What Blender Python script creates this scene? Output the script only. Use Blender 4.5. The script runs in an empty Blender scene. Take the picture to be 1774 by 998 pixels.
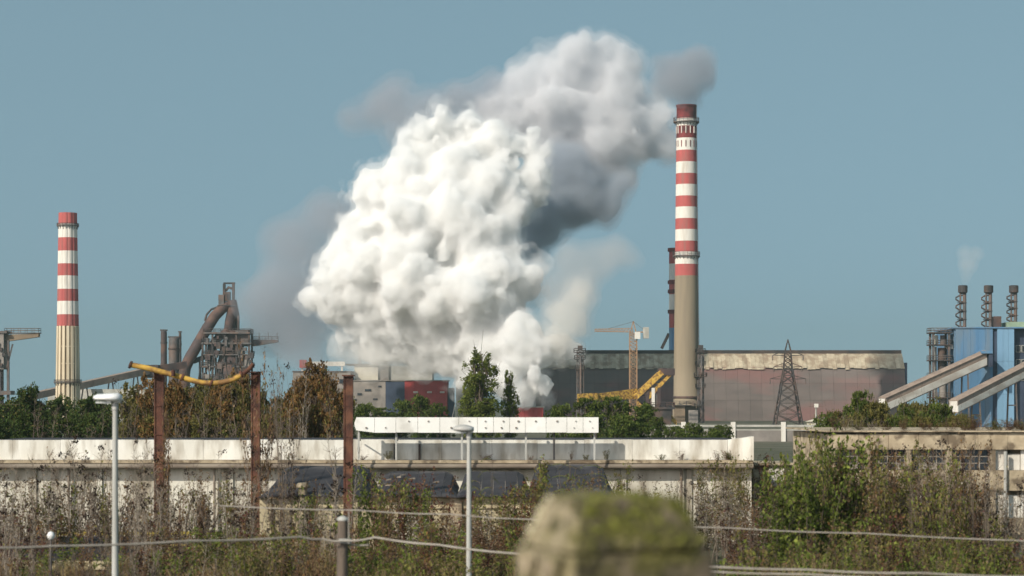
import bpy, bmesh, math, random
import numpy as np
from mathutils import Vector, Matrix

# ---------------------------------------------------------------- camera, world, sun, exposure
S = bpy.context.scene
CAMZ = 6.5            # eye height above the ground, metres
F = 4000.0            # focal length in photograph pixels (photo is 1774 wide)
HOR = 700.0           # photograph row of the horizon
cam_d = bpy.data.cameras.new('camera')
cam = bpy.data.objects.new('camera', cam_d)
S.collection.objects.link(cam)
cam.location = (0, 0, CAMZ)
cam.rotation_euler = (math.radians(90), 0, 0)
cam_d.sensor_width = 36.0
cam_d.lens = 36.0 * F / 1774.0
cam_d.shift_y = (HOR - 499.0) / 1774.0
cam_d.clip_start = 0.5
cam_d.clip_end = 20000
cam_d.dof.use_dof = True
cam_d.dof.focus_distance = 500.0
cam_d.dof.aperture_fstop = 1.7
S.camera = cam

SUN_AZ = 41.0     # degrees: the sun stands this far to the left of straight behind the camera
SUN_EL = 34.0
w = bpy.data.worlds.new('World'); S.world = w; w.use_nodes = True
wn = w.node_tree; wn.nodes.clear()
sky = wn.nodes.new('ShaderNodeTexSky'); sky.sky_type = 'NISHITA'; sky.sun_disc = False
sky.sun_elevation = math.radians(SUN_EL)
# sun vector in the xy plane: (-sin az, -cos az)
sky.sun_rotation = math.atan2(-math.sin(math.radians(SUN_AZ)), -math.cos(math.radians(SUN_AZ)))
sky.air_density = 1.0; sky.dust_density = 1.6; sky.ozone_density = 1.0
tc = wn.nodes.new('ShaderNodeTexCoord')
sep = wn.nodes.new('ShaderNodeSeparateXYZ'); comb = wn.nodes.new('ShaderNodeCombineXYZ')
mz = wn.nodes.new('ShaderNodeMath'); mz.operation = 'MULTIPLY_ADD'
mz.inputs[1].default_value = 0.70; mz.inputs[2].default_value = 0.42
hs = wn.nodes.new('ShaderNodeHueSaturation')
hs.inputs['Hue'].default_value = 0.457; hs.inputs['Saturation'].default_value = 0.80; hs.inputs['Value'].default_value = 1.0
bg = wn.nodes.new('ShaderNodeBackground'); bg.inputs[1].default_value = 0.134
out = wn.nodes.new('ShaderNodeOutputWorld')
L = wn.links.new
L(tc.outputs['Generated'], sep.inputs[0])
L(sep.outputs[0], comb.inputs[0]); L(sep.outputs[1], comb.inputs[1])
L(sep.outputs[2], mz.inputs[0]); L(mz.outputs[0], comb.inputs[2])
L(comb.outputs[0], sky.inputs[0]); L(sky.outputs[0], hs.inputs['Color'])
L(hs.outputs[0], bg.inputs[0]); L(bg.outputs[0], out.inputs[0])

sun_d = bpy.data.lights.new('sun', 'SUN'); sun_d.energy = 4.0; sun_d.angle = math.radians(0.6)
sun_d.color = (1.0, 0.92, 0.80)
sun = bpy.data.objects.new('sun', sun_d); S.collection.objects.link(sun)
sv = Vector((-math.sin(math.radians(SUN_AZ)) * math.cos(math.radians(SUN_EL)),
             -math.cos(math.radians(SUN_AZ)) * math.cos(math.radians(SUN_EL)), math.sin(math.radians(SUN_EL))))
sun.rotation_euler = sv.to_track_quat('Z', 'Y').to_euler()
sun.location = (-100, -100, 200)

S.view_settings.view_transform = 'Standard'
S.view_settings.look = 'None'
S.view_settings.exposure = 0.27
S.view_settings.gamma = 1.0
S.view_settings.use_curve_mapping = False
S.render.engine = 'CYCLES'
S.cycles.max_bounces = 28
S.cycles.diffuse_bounces = 3
S.cycles.glossy_bounces = 2
S.cycles.transmission_bounces = 3
S.cycles.transparent_max_bounces = 16
S.cycles.volume_bounces = 26
S.cycles.use_denoising = True
S.cycles.use_adaptive_sampling = True
S.cycles.adaptive_threshold = 0.02
S.cycles.sample_clamp_indirect = 6.0
S.cycles.volume_step_rate = 0.35

# ---------------------------------------------------------------- helpers
RNG = random.Random(7)
NP = np.random.default_rng(11)
COL = S.collection


def at(px, py, D):
    """World point at depth D metres whose direction is that of photograph pixel (px, py)."""
    return Vector(((px - 887.0) / F * D, D, CAMZ + (HOR - py) / F * D))


def zx(px, D):
    return (px - 887.0) / F * D


def zz(py, D):
    return CAMZ + (HOR - py) / F * D


def tag(o, label=None, cat=None, group=None, kind=None):
    if label: o['label'] = label
    if cat: o['category'] = cat
    if group: o['group'] = group
    if kind: o['kind'] = kind
    return o


def empty(name, loc=(0, 0, 0), rz=0.0):
    o = bpy.data.objects.new(name, None); COL.objects.link(o)
    o.empty_display_size = 0.2
    o.location = loc; o.rotation_euler = (0, 0, rz)
    return o


def link_mesh(name, me, mat=None, parent=None, loc=None):
    o = bpy.data.objects.new(name, me); COL.objects.link(o)
    if mat is not None and len(me.materials) == 0:
        me.materials.append(mat)
    if parent is not None:
        o.parent = parent
    if loc is not None:
        o.location = loc
    return o


class MB:
    """Collects vertices and faces of one mesh."""
    def __init__(self):
        self.v = []; self.f = []; self.smooth = []

    def add(self, vs, fs, smooth=False):
        n = len(self.v)
        self.v.extend([tuple(p) for p in vs])
        self.f.extend([tuple(i + n for i in f) for f in fs])
        self.smooth.extend([smooth] * len(fs))
        return self

    def box(self, x0, x1, y0, y1, z0, z1):
        vs = [(x0, y0, z0), (x1, y0, z0), (x1, y1, z0), (x0, y1, z0), (x0, y0, z1), (x1, y0, z1), (x1, y1, z1), (x0, y1, z1)]
        fs = [(0, 3, 2, 1), (4, 5, 6, 7), (0, 1, 5, 4), (1, 2, 6, 5), (2, 3, 7, 6), (3, 0, 4, 7)]
        return self.add(vs, fs)

    def bar(self, a, b, w, h=None, up=(0, 0, 1)):
        """A rectangular bar from a to b, w wide and h high."""
        h = h or w
        a = Vector(a); b = Vector(b); d = (b - a).normalized()
        u = Vector(up)
        if abs(d.dot(u)) > 0.98: u = Vector((0, 1, 0))
        s = d.cross(u).normalized(); t = s.cross(d).normalized()
        vs = []
        for p in (a, b):
            for i, j in ((-1, -1), (1, -1), (1, 1), (-1, 1)):
                vs.append(p + s * (i * w / 2) + t * (j * h / 2))
        return self.add(vs, [(0, 1, 2, 3), (7, 6, 5, 4), (0, 4, 5, 1), (1, 5, 6, 2), (2, 6, 7, 3), (3, 7, 4, 0)])

    def tube(self, pts, radii, n=8, cap=True, smooth=True):
        pts = [Vector(p) for p in pts]
        if not hasattr(radii, '__len__'): radii = [radii] * len(pts)
        vs = []; fs = []
        prev = None
        for i, p in enumerate(pts):
            d = (pts[min(i + 1, len(pts) - 1)] - pts[max(i - 1, 0)])
            d = d.normalized() if d.length > 1e-9 else Vector((0, 0, 1))
            if prev is None:
                u = Vector((1, 0, 0)) if abs(d.x) < 0.9 else Vector((0, 1, 0))
                s = d.cross(u).normalized()
            else:
                s = (prev - d * prev.dot(d))
                s = s.normalized() if s.length > 1e-6 else d.orthogonal().normalized()
            prev = s; t = d.cross(s)
            for k in range(n):
                a = 2 * math.pi * k / n
                vs.append(p + (s * math.cos(a) + t * math.sin(a)) * radii[i])
        for i in range(len(pts) - 1):
            for k in range(n):
                k2 = (k + 1) % n
                fs.append((i * n + k, i * n + k2, (i + 1) * n + k2, (i + 1) * n + k))
        self.add(vs, fs, smooth)
        if cap:
            m = len(pts) - 1
            self.add([vs[k] for k in range(n)], [tuple(reversed(range(n)))])
            self.add([vs[m * n + k] for k in range(n)], [tuple(range(n))])
        return self

    def lathe(self, prof, n=24, c=(0, 0), smooth=True, cap_top=True, cap_bot=True):
        """prof: list of (r, z)."""
        vs = []; fs = []
        for r, z in prof:
            for k in range(n):
                a = 2 * math.pi * k / n
                vs.append((c[0] + r * math.cos(a), c[1] + r * math.sin(a), z))
        for i in range(len(prof) - 1):
            for k in range(n):
                k2 = (k + 1) % n
                fs.append((i * n + k, i * n + k2, (i + 1) * n + k2, (i + 1) * n + k))
        self.add(vs, fs, smooth)
        m = len(prof) - 1
        if cap_bot: self.add([vs[k] for k in range(n)], [tuple(reversed(range(n)))])
        if cap_top: self.add([vs[m * n + k] for k in range(n)], [tuple(range(n))])
        return self

    def prism(self, poly, axis, a0, a1):
        """Extrude a polygon [(u,v)] along axis 'x' or 'y' from a0 to a1 (u,v are the other two axes)."""
        n = len(poly); vs = []
        for a in (a0, a1):
            for u, v in poly:
                vs.append((a, u, v) if axis == 'x' else (u, a, v))
        fs = [tuple(range(n)), tuple(reversed(range(n, 2 * n)))]
        for k in range(n):
            k2 = (k + 1) % n
            fs.append((k, k + n, k2 + n, k2))
        return self.add(vs, fs)

    def mesh(self, name):
        me = bpy.data.meshes.new(name)
        me.from_pydata(self.v, [], self.f)
        if any(self.smooth):
            me.polygons.foreach_set('use_smooth', self.smooth)
        bm = bmesh.new(); bm.from_mesh(me)
        bmesh.ops.recalc_face_normals(bm, faces=bm.faces)
        bm.to_mesh(me); bm.free()
        me.update()
        return me

    def build(self, name, mat, parent=None, loc=None):
        return link_mesh(name, self.mesh(name), mat, parent, loc)


def copy_tree(o, parent=None, loc=None):
    c = o.copy(); COL.objects.link(c); c.parent = parent
    if loc is not None: c.location = loc
    for ch in o.children: copy_tree(ch, c)
    return c


# ---------------------------------------------------------------- materials
def new_mat(name):
    m = bpy.data.materials.new(name); m.use_nodes = True
    nt = m.node_tree; nt.nodes.clear()
    o = nt.nodes.new('ShaderNodeOutputMaterial')
    return m, nt, o


def surf(name, c1, c2=None, scale=2.0, rough=0.85, c3=None, scale3=0.3, amt3=0.5, bump=0.0, bscale=8.0, metal=0.0, stretch=(1, 1, 1), thr=(0.35, 0.65), thr3=(0.45, 0.6), var=0.0, spec=0.3, detail=6):
    """Principled surface: two-tone noise, optional third stain tone with its own shapes, optional relief."""
    m, nt, o = new_mat(name)
    N = nt.nodes.new; K = nt.links.new
    b = N('ShaderNodeBsdfPrincipled'); b.inputs['Roughness'].default_value = rough
    b.inputs['Metallic'].default_value = metal
    b.inputs['Specular IOR Level'].default_value = spec
    K(b.outputs[0], o.inputs[0])
    c2 = c2 or tuple(x * 0.75 for x in c1)
    tcn = N('ShaderNodeTexCoord'); mp = N('ShaderNodeMapping'); mp.inputs['Scale'].default_value = stretch
    K(tcn.outputs['Object'], mp.inputs[0])
    n1 = N('ShaderNodeTexNoise'); n1.inputs['Scale'].default_value = scale; n1.inputs['Detail'].default_value = detail
    K(mp.outputs[0], n1.inputs['Vector'])
    r1 = N('ShaderNodeValToRGB'); r1.color_ramp.elements[0].position = thr[0]; r1.color_ramp.elements[1].position = thr[1]
    r1.color_ramp.elements[0].color = (*c2, 1); r1.color_ramp.elements[1].color = (*c1, 1)
    K(n1.outputs[0], r1.inputs[0]); col = r1.outputs[0]
    if c3:
        n3 = N('ShaderNodeTexNoise'); n3.inputs['Scale'].default_value = scale3; n3.inputs['Detail'].default_value = 8
        K(mp.outputs[0], n3.inputs['Vector'])
        r3 = N('ShaderNodeMapRange'); r3.inputs['From Min'].default_value = thr3[0]; r3.inputs['From Max'].default_value = thr3[1]
        r3.inputs['To Max'].default_value = amt3
        K(n3.outputs[0], r3.inputs[0])
        mx = N('ShaderNodeMix'); mx.data_type = 'RGBA'; mx.inputs[7].default_value = (*c3, 1)
        K(r3.outputs[0], mx.inputs[0]); K(col, mx.inputs[6]); col = mx.outputs[2]
    if var > 0:
        oi = N('ShaderNodeObjectInfo'); mr = N('ShaderNodeMapRange')
        mr.inputs['To Min'].default_value = 1 - var; mr.inputs['To Max'].default_value = 1 + var
        K(oi.outputs['Random'], mr.inputs[0])
        mv = N('ShaderNodeVectorMath'); mv.operation = 'SCALE'
        K(col, mv.inputs[0]); K(mr.outputs[0], mv.inputs[3]); col = mv.outputs[0]
    K(col, b.inputs['Base Color'])
    if bump > 0:
        nb = N('ShaderNodeTexNoise'); nb.inputs['Scale'].default_value = bscale; nb.inputs['Detail'].default_value = 5
        K(mp.outputs[0], nb.inputs['Vector'])
        bp = N('ShaderNodeBump'); bp.inputs['Strength'].default_value = min(1.0, bump); bp.inputs['Distance'].default_value = 0.05
        K(nb.outputs[0], bp.inputs['Height']); K(bp.outputs[0], b.inputs['Normal'])
    return m


def smoke_mat(name, color, density, aniso=0.0, noise=None):
    m, nt, o = new_mat(name)
    v = nt.nodes.new('ShaderNodeVolumePrincipled')
    v.inputs['Color'].default_value = (*color, 1)
    v.inputs['Density'].default_value = density
    v.inputs['Anisotropy'].default_value = aniso
    nt.links.new(v.outputs[0], o.inputs['Volume'])
    if noise:
        sc, lo, hi = noise
        t = nt.nodes.new('ShaderNodeTexCoord'); n = nt.nodes.new('ShaderNodeTexNoise')
        n.inputs['Scale'].default_value = sc; n.inputs['Detail'].default_value = 3
        nt.links.new(t.outputs['Object'], n.inputs['Vector'])
        r = nt.nodes.new('ShaderNodeMapRange'); r.inputs['From Min'].default_value = lo; r.inputs['From Max'].default_value = hi
        r.inputs['To Max'].default_value = density
        nt.links.new(n.outputs[0], r.inputs[0]); nt.links.new(r.outputs[0], v.inputs['Density'])
    m.cycles.homogeneous_volume = noise is None
    return m
m_ground = surf('dry_ground', (0.10, 0.09, 0.055), (0.055, 0.06, 0.03), scale=0.15, c3=(0.16, 0.14, 0.10), scale3=0.05)
g = MB().add([(-2500, -60, 0), (2500, -60, 0), (2500, 5900, 0), (-2500, 5900, 0)], [(0, 1, 2, 3)]).build('ground', m_ground)
tag(g, 'dry scrubby ground of the works', 'ground', kind='structure')
# ---------------------------------------------------------------- material palette
M = {}
M['red'] = surf('red_paint', (0.43, 0.10, 0.092), (0.34, 0.08, 0.075), scale=0.4, c3=(0.26, 0.13, 0.11), scale3=0.7, amt3=0.65, thr3=(0.48, 0.7), stretch=(1, 1, 0.14))
M['dark_red'] = surf('sooty_red_paint', (0.22, 0.045, 0.045), (0.12, 0.03, 0.03), scale=0.5, c3=(0.05, 0.03, 0.03), scale3=0.3, amt3=0.7)
M['white'] = surf('white_paint', (0.72, 0.70, 0.64), (0.60, 0.57, 0.50), scale=0.7, c3=(0.34, 0.28, 0.21), scale3=0.7, amt3=0.6, thr3=(0.5, 0.72), stretch=(1, 1, 0.14))
M['concrete'] = surf('tan_concrete', (0.275, 0.225, 0.155), (0.225, 0.182, 0.125), scale=0.25, c3=(0.20, 0.165, 0.12), scale3=0.4, amt3=0.7, thr3=(0.46, 0.68), stretch=(1, 1, 0.1))
M['concrete_dark'] = surf('dark_concrete', (0.24, 0.18, 0.12), (0.17, 0.13, 0.09), scale=0.3)
M['cream_rib'] = surf('cream_concrete_rib', (0.66, 0.57, 0.41), (0.55, 0.46, 0.32), scale=0.3, stretch=(1, 1, 0.3))
M['steel'] = surf('dark_steel', (0.055, 0.05, 0.05), (0.034, 0.032, 0.032), scale=0.5, c3=(0.13, 0.075, 0.05), scale3=0.3, rough=0.7)
M['steel_mid'] = surf('grey_steel', (0.12, 0.112, 0.108), (0.075, 0.07, 0.068), scale=0.5, c3=(0.17, 0.10, 0.07), scale3=0.3, rough=0.7)
M['oxide'] = surf('oxide_pipe', (0.075, 0.052, 0.050), (0.052, 0.038, 0.037), scale=0.3, c3=(0.17, 0.09, 0.06), scale3=0.2, rough=0.75)
M['rust'] = surf('rusty_steel', (0.115, 0.048, 0.032), (0.05, 0.026, 0.020), scale=2.5, c3=(0.21, 0.10, 0.055), scale3=1.2, rough=0.9, bump=0.5, bscale=14)
M['yellow'] = surf('yellow_paint', (0.58, 0.37, 0.07), (0.42, 0.25, 0.045), scale=1.5, c3=(0.15, 0.075, 0.035), scale3=1.6, amt3=0.85, thr3=(0.44, 0.58), rough=0.7)
M['orange_crane'] = surf('orange_crane_paint', (0.34, 0.21, 0.12), (0.27, 0.165, 0.095), scale=0.8)
M['brown_clad'] = surf('brown_cladding', (0.165, 0.135, 0.122), (0.13, 0.11, 0.10), scale=0.08, c3=(0.22, 0.11, 0.10), scale3=0.028, amt3=0.75, stretch=(1, 1, 3.0), var=0.07)
M['cream_clad'] = surf('stained_cream_cladding', (0.50, 0.43, 0.31), (0.38, 0.31, 0.22), scale=0.6, c3=(0.20, 0.13, 0.085), scale3=0.35, amt3=0.6, stretch=(1, 1, 0.18), var=0.14)
M['dark_clad'] = surf('dark_ridge_cladding', (0.060, 0.052, 0.050), (0.04, 0.036, 0.036), scale=0.2, c3=(0.11, 0.07, 0.05), scale3=0.1)
M['blue'] = surf('blue_cladding', (0.10, 0.215, 0.35), (0.085, 0.185, 0.31), scale=0.3, c3=(0.15, 0.20, 0.24), scale3=0.4, amt3=0.7, stretch=(1, 1, 0.12), var=0.06)
M['blue_pale'] = surf('pale_blue_cladding', (0.19, 0.34, 0.47), (0.16, 0.29, 0.42), scale=0.2, stretch=(1, 1, 0.2), var=0.06)
M['navy'] = surf('navy_cladding', (0.045, 0.06, 0.095), (0.03, 0.04, 0.065), scale=0.3, var=0.1)
M['works_red'] = surf('works_red_cladding', (0.36, 0.055, 0.055), (0.30, 0.045, 0.045), scale=0.3, c3=(0.22, 0.05, 0.05), scale3=0.2, var=0.06)
M['works_grey'] = surf('works_grey_render', (0.28, 0.25, 0.22), (0.21, 0.19, 0.17), scale=0.3, c3=(0.12, 0.11, 0.10), scale3=0.2)
M['works_cream'] = surf('works_cream_render', (0.62, 0.58, 0.46), (0.55, 0.50, 0.39), scale=0.3)
M['gallery'] = surf('conveyor_gallery_sheet', (0.64, 0.62, 0.56), (0.56, 0.53, 0.47), scale=0.5, c3=(0.30, 0.22, 0.16), scale3=0.3, amt3=0.5, stretch=(0.4, 0.4, 1))
M['gallery_roof'] = surf('gallery_roof_sheet', (0.30, 0.23, 0.18), (0.21, 0.16, 0.13), scale=0.4)
M['glass_dark'] = surf('dark_glass', (0.03, 0.035, 0.04), (0.02, 0.024, 0.03), scale=0.7, rough=0.15, spec=0.5)
M['pale_concrete'] = surf('pale_concrete', (0.47, 0.46, 0.41), (0.38, 0.37, 0.33), scale=0.6, c3=(0.25, 0.24, 0.20), scale3=0.4)
M['green_sheet'] = surf('pale_green_sheet', (0.30, 0.40, 0.28), scale=0.4)


def wb(mb, name, mat, root):
    """Build from world coordinates under a root Empty that has no rotation."""
    o = mb.build(name, mat, root); o.location = -root.location
    if name in ('lattice_bracing', 'guard_rail'): o['kind'] = 'stuff'
    return o


def sub(mb, name, mat, part, root):
    o = mb.build(name, mat, part)
    if name in ('lattice_bracing', 'guard_rail'): o['kind'] = 'stuff'
    return o                                     # part already carries -root.location


def lattice(mb, x, y, z0, z1, w0, w1, nseg, t):
    """Cross bracing of a square tapering tower."""
    def corner(z, sx, sy):
        k = (z - z0) / (z1 - z0); h = (w0 + (w1 - w0) * k) / 2
        return (x + sx * h, y + sy * h, z)
    zs = [z0 + (z1 - z0) * (1 - (1 - i / nseg) ** 1.25) for i in range(nseg + 1)]
    C = [(-1, -1), (1, -1), (1, 1), (-1, 1)]
    for i in range(nseg):
        for k in range(4):
            a, b = C[k], C[(k + 1) % 4]
            mb.bar(corner(zs[i], *a), corner(zs[i + 1], *b), t)
            mb.bar(corner(zs[i], *b), corner(zs[i + 1], *a), t)
            mb.bar(corner(zs[i + 1], *a), corner(zs[i + 1], *b), t)
    return mb


def legs(root, x, y, z0, z1, w0, w1, t, mat):
    for sx, sy in ((-1, -1), (1, -1), (1, 1), (-1, 1)):
        wb(MB().bar((x + sx * w0 / 2, y + sy * w0 / 2, z0), (x + sx * w1 / 2, y + sy * w1 / 2, z1), t), 'leg', mat, root)


def railing(mb, x0, x1, y0, y1, z, h, t=0.12, step=2.0):
    for (a, b) in (((x0, y0), (x1, y0)), ((x1, y0), (x1, y1)), ((x1, y1), (x0, y1)), ((x0, y1), (x0, y0))):
        for q in (h, h * 0.5):
            mb.bar((a[0], a[1], z + q), (b[0], b[1], z + q), t)
        L_ = math.hypot(b[0] - a[0], b[1] - a[1]); n = max(1, int(L_ / step))
        for i in range(n + 1):
            k = i / n
            mb.bar((a[0] + (b[0] - a[0]) * k, a[1] + (b[1] - a[1]) * k, z), (a[0] + (b[0] - a[0]) * k, a[1] + (b[1] - a[1]) * k, z + h), t)
    return mb


# ---------------------------------------------------------------- tall striped chimney
def ring_platform(root, x, y, z, r_in, r_out, name='platform', rail=1.3):
    p = wb(MB().lathe([(r_in, z - 0.35), (r_out, z - 0.35), (r_out, z), (r_in, z)], 28, (x, y), smooth=False, cap_top=False, cap_bot=False), name, M['steel_mid'], root)
    mb = MB()
    for k in range(20):
        a = 2 * math.pi * k / 20; cx, cy = x + (r_out - 0.1) * math.cos(a), y + (r_out - 0.1) * math.sin(a)
        a2 = 2 * math.pi * (k + 1) / 20; dx, dy = x + (r_out - 0.1) * math.cos(a2), y + (r_out - 0.1) * math.sin(a2)
        mb.bar((cx, cy, z), (cx, cy, z + rail), 0.12)
        mb.bar((cx, cy, z + rail), (dx, dy, z + rail), 0.12); mb.bar((cx, cy, z + rail * 0.5), (dx, dy, z + rail * 0.5), 0.1)
        mb.bar((x + r_in * math.cos(a), y + r_in * math.sin(a), z - 1.4), (cx, cy, z - 0.35), 0.12)
    sub(mb, 'guard_rail', M['steel'], p, root)
    return p


def big_chimney():
    D = 800; px = 1189
    x = zx(px, D); root = empty('striped_chimney', (x, D, 0))
    z_of = lambda py: zz(py, D)
    ztop = z_of(183)
    rad = lambda z: 4.55 + (3.35 - 4.55) * min(1, z / ztop)
    edges = [(183, 206, 'dark_red'), (206, 219, 'white'), (219, 240, 'dark_red'), (240, 261, 'white'), (261, 281, 'red'), (281, 301, 'white'), (301, 320, 'red'),
             (320, 340, 'white'), (340, 359, 'red'), (359, 379, 'white'), (379, 398, 'red'), (398, 418, 'white'), (418, 437, 'red'), (437, 458, 'white'), (458, 478, 'red')]
    for a, b, c in edges:
        z1, z0 = z_of(a), z_of(b)
        nm = 'red_band' if 'red' in c else 'white_band'
        wb(MB().lathe([(rad(z0), z0), (rad(z1), z1)], 36, (x, D), cap_top=(a == 183), cap_bot=False), nm, M[c], root)
    z1 = z_of(478)
    zs = [0, 7.0, 7.02, 20, 35, z1]
    wb(MB().lathe([(rad(z) + (0.25 if z < 7.01 else 0), z) for z in zs], 36, (x, D), cap_top=False), 'concrete_shaft', M['concrete'], root)
    wb(MB().lathe([(rad(9) + 0.08, 8.4), (rad(9) + 0.22, 8.5), (rad(9) + 0.22, 9.1), (rad(9) + 0.08, 9.2)], 36, (x, D), cap_top=False, cap_bot=False), 'steel_band', M['oxide'], root)
    # lip at the mouth
    wb(MB().lathe([(3.36, ztop - 0.5), (3.6, ztop - 0.4), (3.6, ztop + 0.15), (2.8, ztop + 0.15), (2.8, ztop - 0.5)], 36, (x, D), smooth=False, cap_top=False, cap_bot=False), 'mouth_rim', M['dark_red'], root)
    ring_platform(root, x, D, z_of(211), 3.4, 4.5); ring_platform(root, x, D, z_of(443), 3.8, 4.75)
    # white posts between the bands near the top and the lower platform
    for zc, hh, r_ in ((z_of(226), 2.4, 3.5), (z_of(250), 2.2, 3.5)):
        for k in range(14):
            a = 2 * math.pi * k / 14 + 0.1
            wb(MB().bar((x + r_ * math.cos(a), D + r_ * math.sin(a), zc - hh / 2), (x + r_ * math.cos(a), D + r_ * math.sin(a), zc + hh / 2), 0.28), 'bracket', M['white'] if zc > z_of(240) else M['dark_red'], root)
    # ladder up the shaft, right hand side
    a = math.radians(-25); mb = MB(); r_ = 0.35
    for s in (-0.3, 0.3):
        mb.bar((x + (rad(0) + r_) * math.cos(a) + s * 0.4, D + (rad(0) + r_) * math.sin(a) + s, 2), (x + (rad(ztop) + r_) * math.cos(a) + s * 0.4, D + (rad(ztop) + r_) * math.sin(a) + s, ztop), 0.12)
    wb(mb, 'ladder', M['steel'], root)
    # plant at the foot
    wb(MB().box(x - 4.6, x - 1.0, D - 7.5, D - 4.9, 0, 6.0), 'duct_housing', M['concrete_dark'], root)
    wb(MB().box(x + 0.2, x + 3.4, D - 8.2, D - 4.9, 0, 4.4), 'duct_housing', M['works_grey'], root)
    mb = MB(); railing(mb, x - 5.2, x + 4.2, D - 8.6, D - 4.8, 6.2, 1.3, 0.14)
    wb(mb, 'guard_rail', M['steel_mid'], root)
    wb(MB().box(x - 5.3, x + 4.3, D - 8.7, D - 4.7, 6.02, 6.2), 'platform', M['steel_mid'], root)
    tag(root, 'tall red and white striped chimney with a bare tan concrete lower shaft', 'chimney')
big_chimney()


def ribbed_chimney():
    D = 750; px = 117.5; x = zx(px, D); root = empty('striped_chimney', (x, D, 0))
    Z = lambda py: zz(py, D); zt = Z(369)
    rad = lambda z: 4.05 + (3.0 - 4.05) * (z / zt)
    edges = [(369, 388, 'red'), (388, 412, 'white'), (412, 435, 'red'), (435, 457, 'white'), (457, 478, 'red'), (478, 501, 'white'), (501, 522, 'red'), (522, 545, 'white'), (545, 565, 'red')]
    def flute(r, z, n=72):
        return [(r * (1 - 0.030 * (0.5 + 0.5 * math.cos(12 * 2 * math.pi * k / n)) ** 3), z) for k in range(n)]
    for a, b, c in edges:
        z1, z0 = Z(a), Z(b); n = 72; vs = []
        for z in (z0, z1):
            for k in range(n):
                ang = 2 * math.pi * k / n + 0.2; r = rad(z) * (1 - 0.045 * (0.5 + 0.5 * math.cos(12 * 2 * math.pi * k / n)) ** 3)
                vs.append((x + r * math.cos(ang), D + r * math.sin(ang), z))
        fs = [(k, (k + 1) % n, n + (k + 1) % n, n + k) for k in range(n)]
        if a == 369: fs.append(tuple(range(n, 2 * n)))
        wb(MB().add(vs, fs), 'red_band' if c == 'red' else 'white_band', M[c], root)
    zs = Z(565)
    wb(MB().lathe([(rad(0) * 0.91, 0), (rad(zs) * 0.91, zs)], 36, (x, D)), 'concrete_shaft', M['concrete_dark'], root)
    for k in range(16):
        a = 2 * math.pi * (k + 0.5) / 16
        c, s = math.cos(a), math.sin(a)
        wb(MB().bar((x + rad(0) * 0.95 * c, D + rad(0) * 0.95 * s, 0), (x + rad(zs) * 0.95 * c, D + rad(zs) * 0.95 * s, zs - 0.01), 0.85, 0.5, up=(c, s, 0)), 'rib', M['cream_rib'], root)
    for i in range(13):
        z = 3 + i * 1.85
        if z > zs - 0.5: break
        wb(MB().lathe([(rad(z) * 0.9, z - 0.14), (rad(z) * 0.935, z - 0.14), (rad(z) * 0.935, z + 0.14), (rad(z) * 0.9, z + 0.14)], 32, (x, D), smooth=False, cap_top=False, cap_bot=False), 'hoop', M['concrete_dark'] if i % 3 else M['cream_rib'], root)
    ring_platform(root, x, D, Z(661), 3.9, 4.5, rail=0.6)
    ring_platform(root, x, D, Z(390), 3.05, 3.6, rail=0.5)
    tag(root, 'red and white striped chimney with a ribbed cream lower shaft beside the conveyor', 'chimney')
ribbed_chimney()


def far_chimney():
    D = 950; px = 1168; x = zx(px, D); root = empty('striped_chimney', (x, D, 0)); Z = lambda py: zz(py, D)
    for a, b, c in ((430, 457, 'red'), (457, 485, 'white'), (485, 510, 'red'), (510, 538, 'white'), (538, 568, 'red')):
        wb(MB().lathe([(2.15, Z(b)), (2.1, Z(a))], 24, (x, D), cap_top=(a == 430), cap_bot=False), 'red_band' if c == 'red' else 'white_band', M[c], root)
    wb(MB().lathe([(2.3, 0), (2.15, Z(568))], 24, (x, D), cap_top=False), 'steel_shaft', M['blue'], root)
    for py in (433, 489, 505, 540):
        wb(MB().lathe([(2.1, Z(py) - 0.8), (2.7, Z(py) - 0.7), (2.7, Z(py) + 0.7), (2.1, Z(py) + 0.8)], 20, (x, D), smooth=False, cap_top=False, cap_bot=False), 'platform', M['dark_red'], root)
    for sx in (-1, 1):
        wb(MB().bar((x + sx * 5.2, D, Z(604)), (x + sx * 2.2, D, Z(578)), 1.2), 'strut', M['steel'], root)
    tag(root, 'slimmer red and white chimney mostly hidden behind the tall one', 'chimney')
far_chimney()


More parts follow.
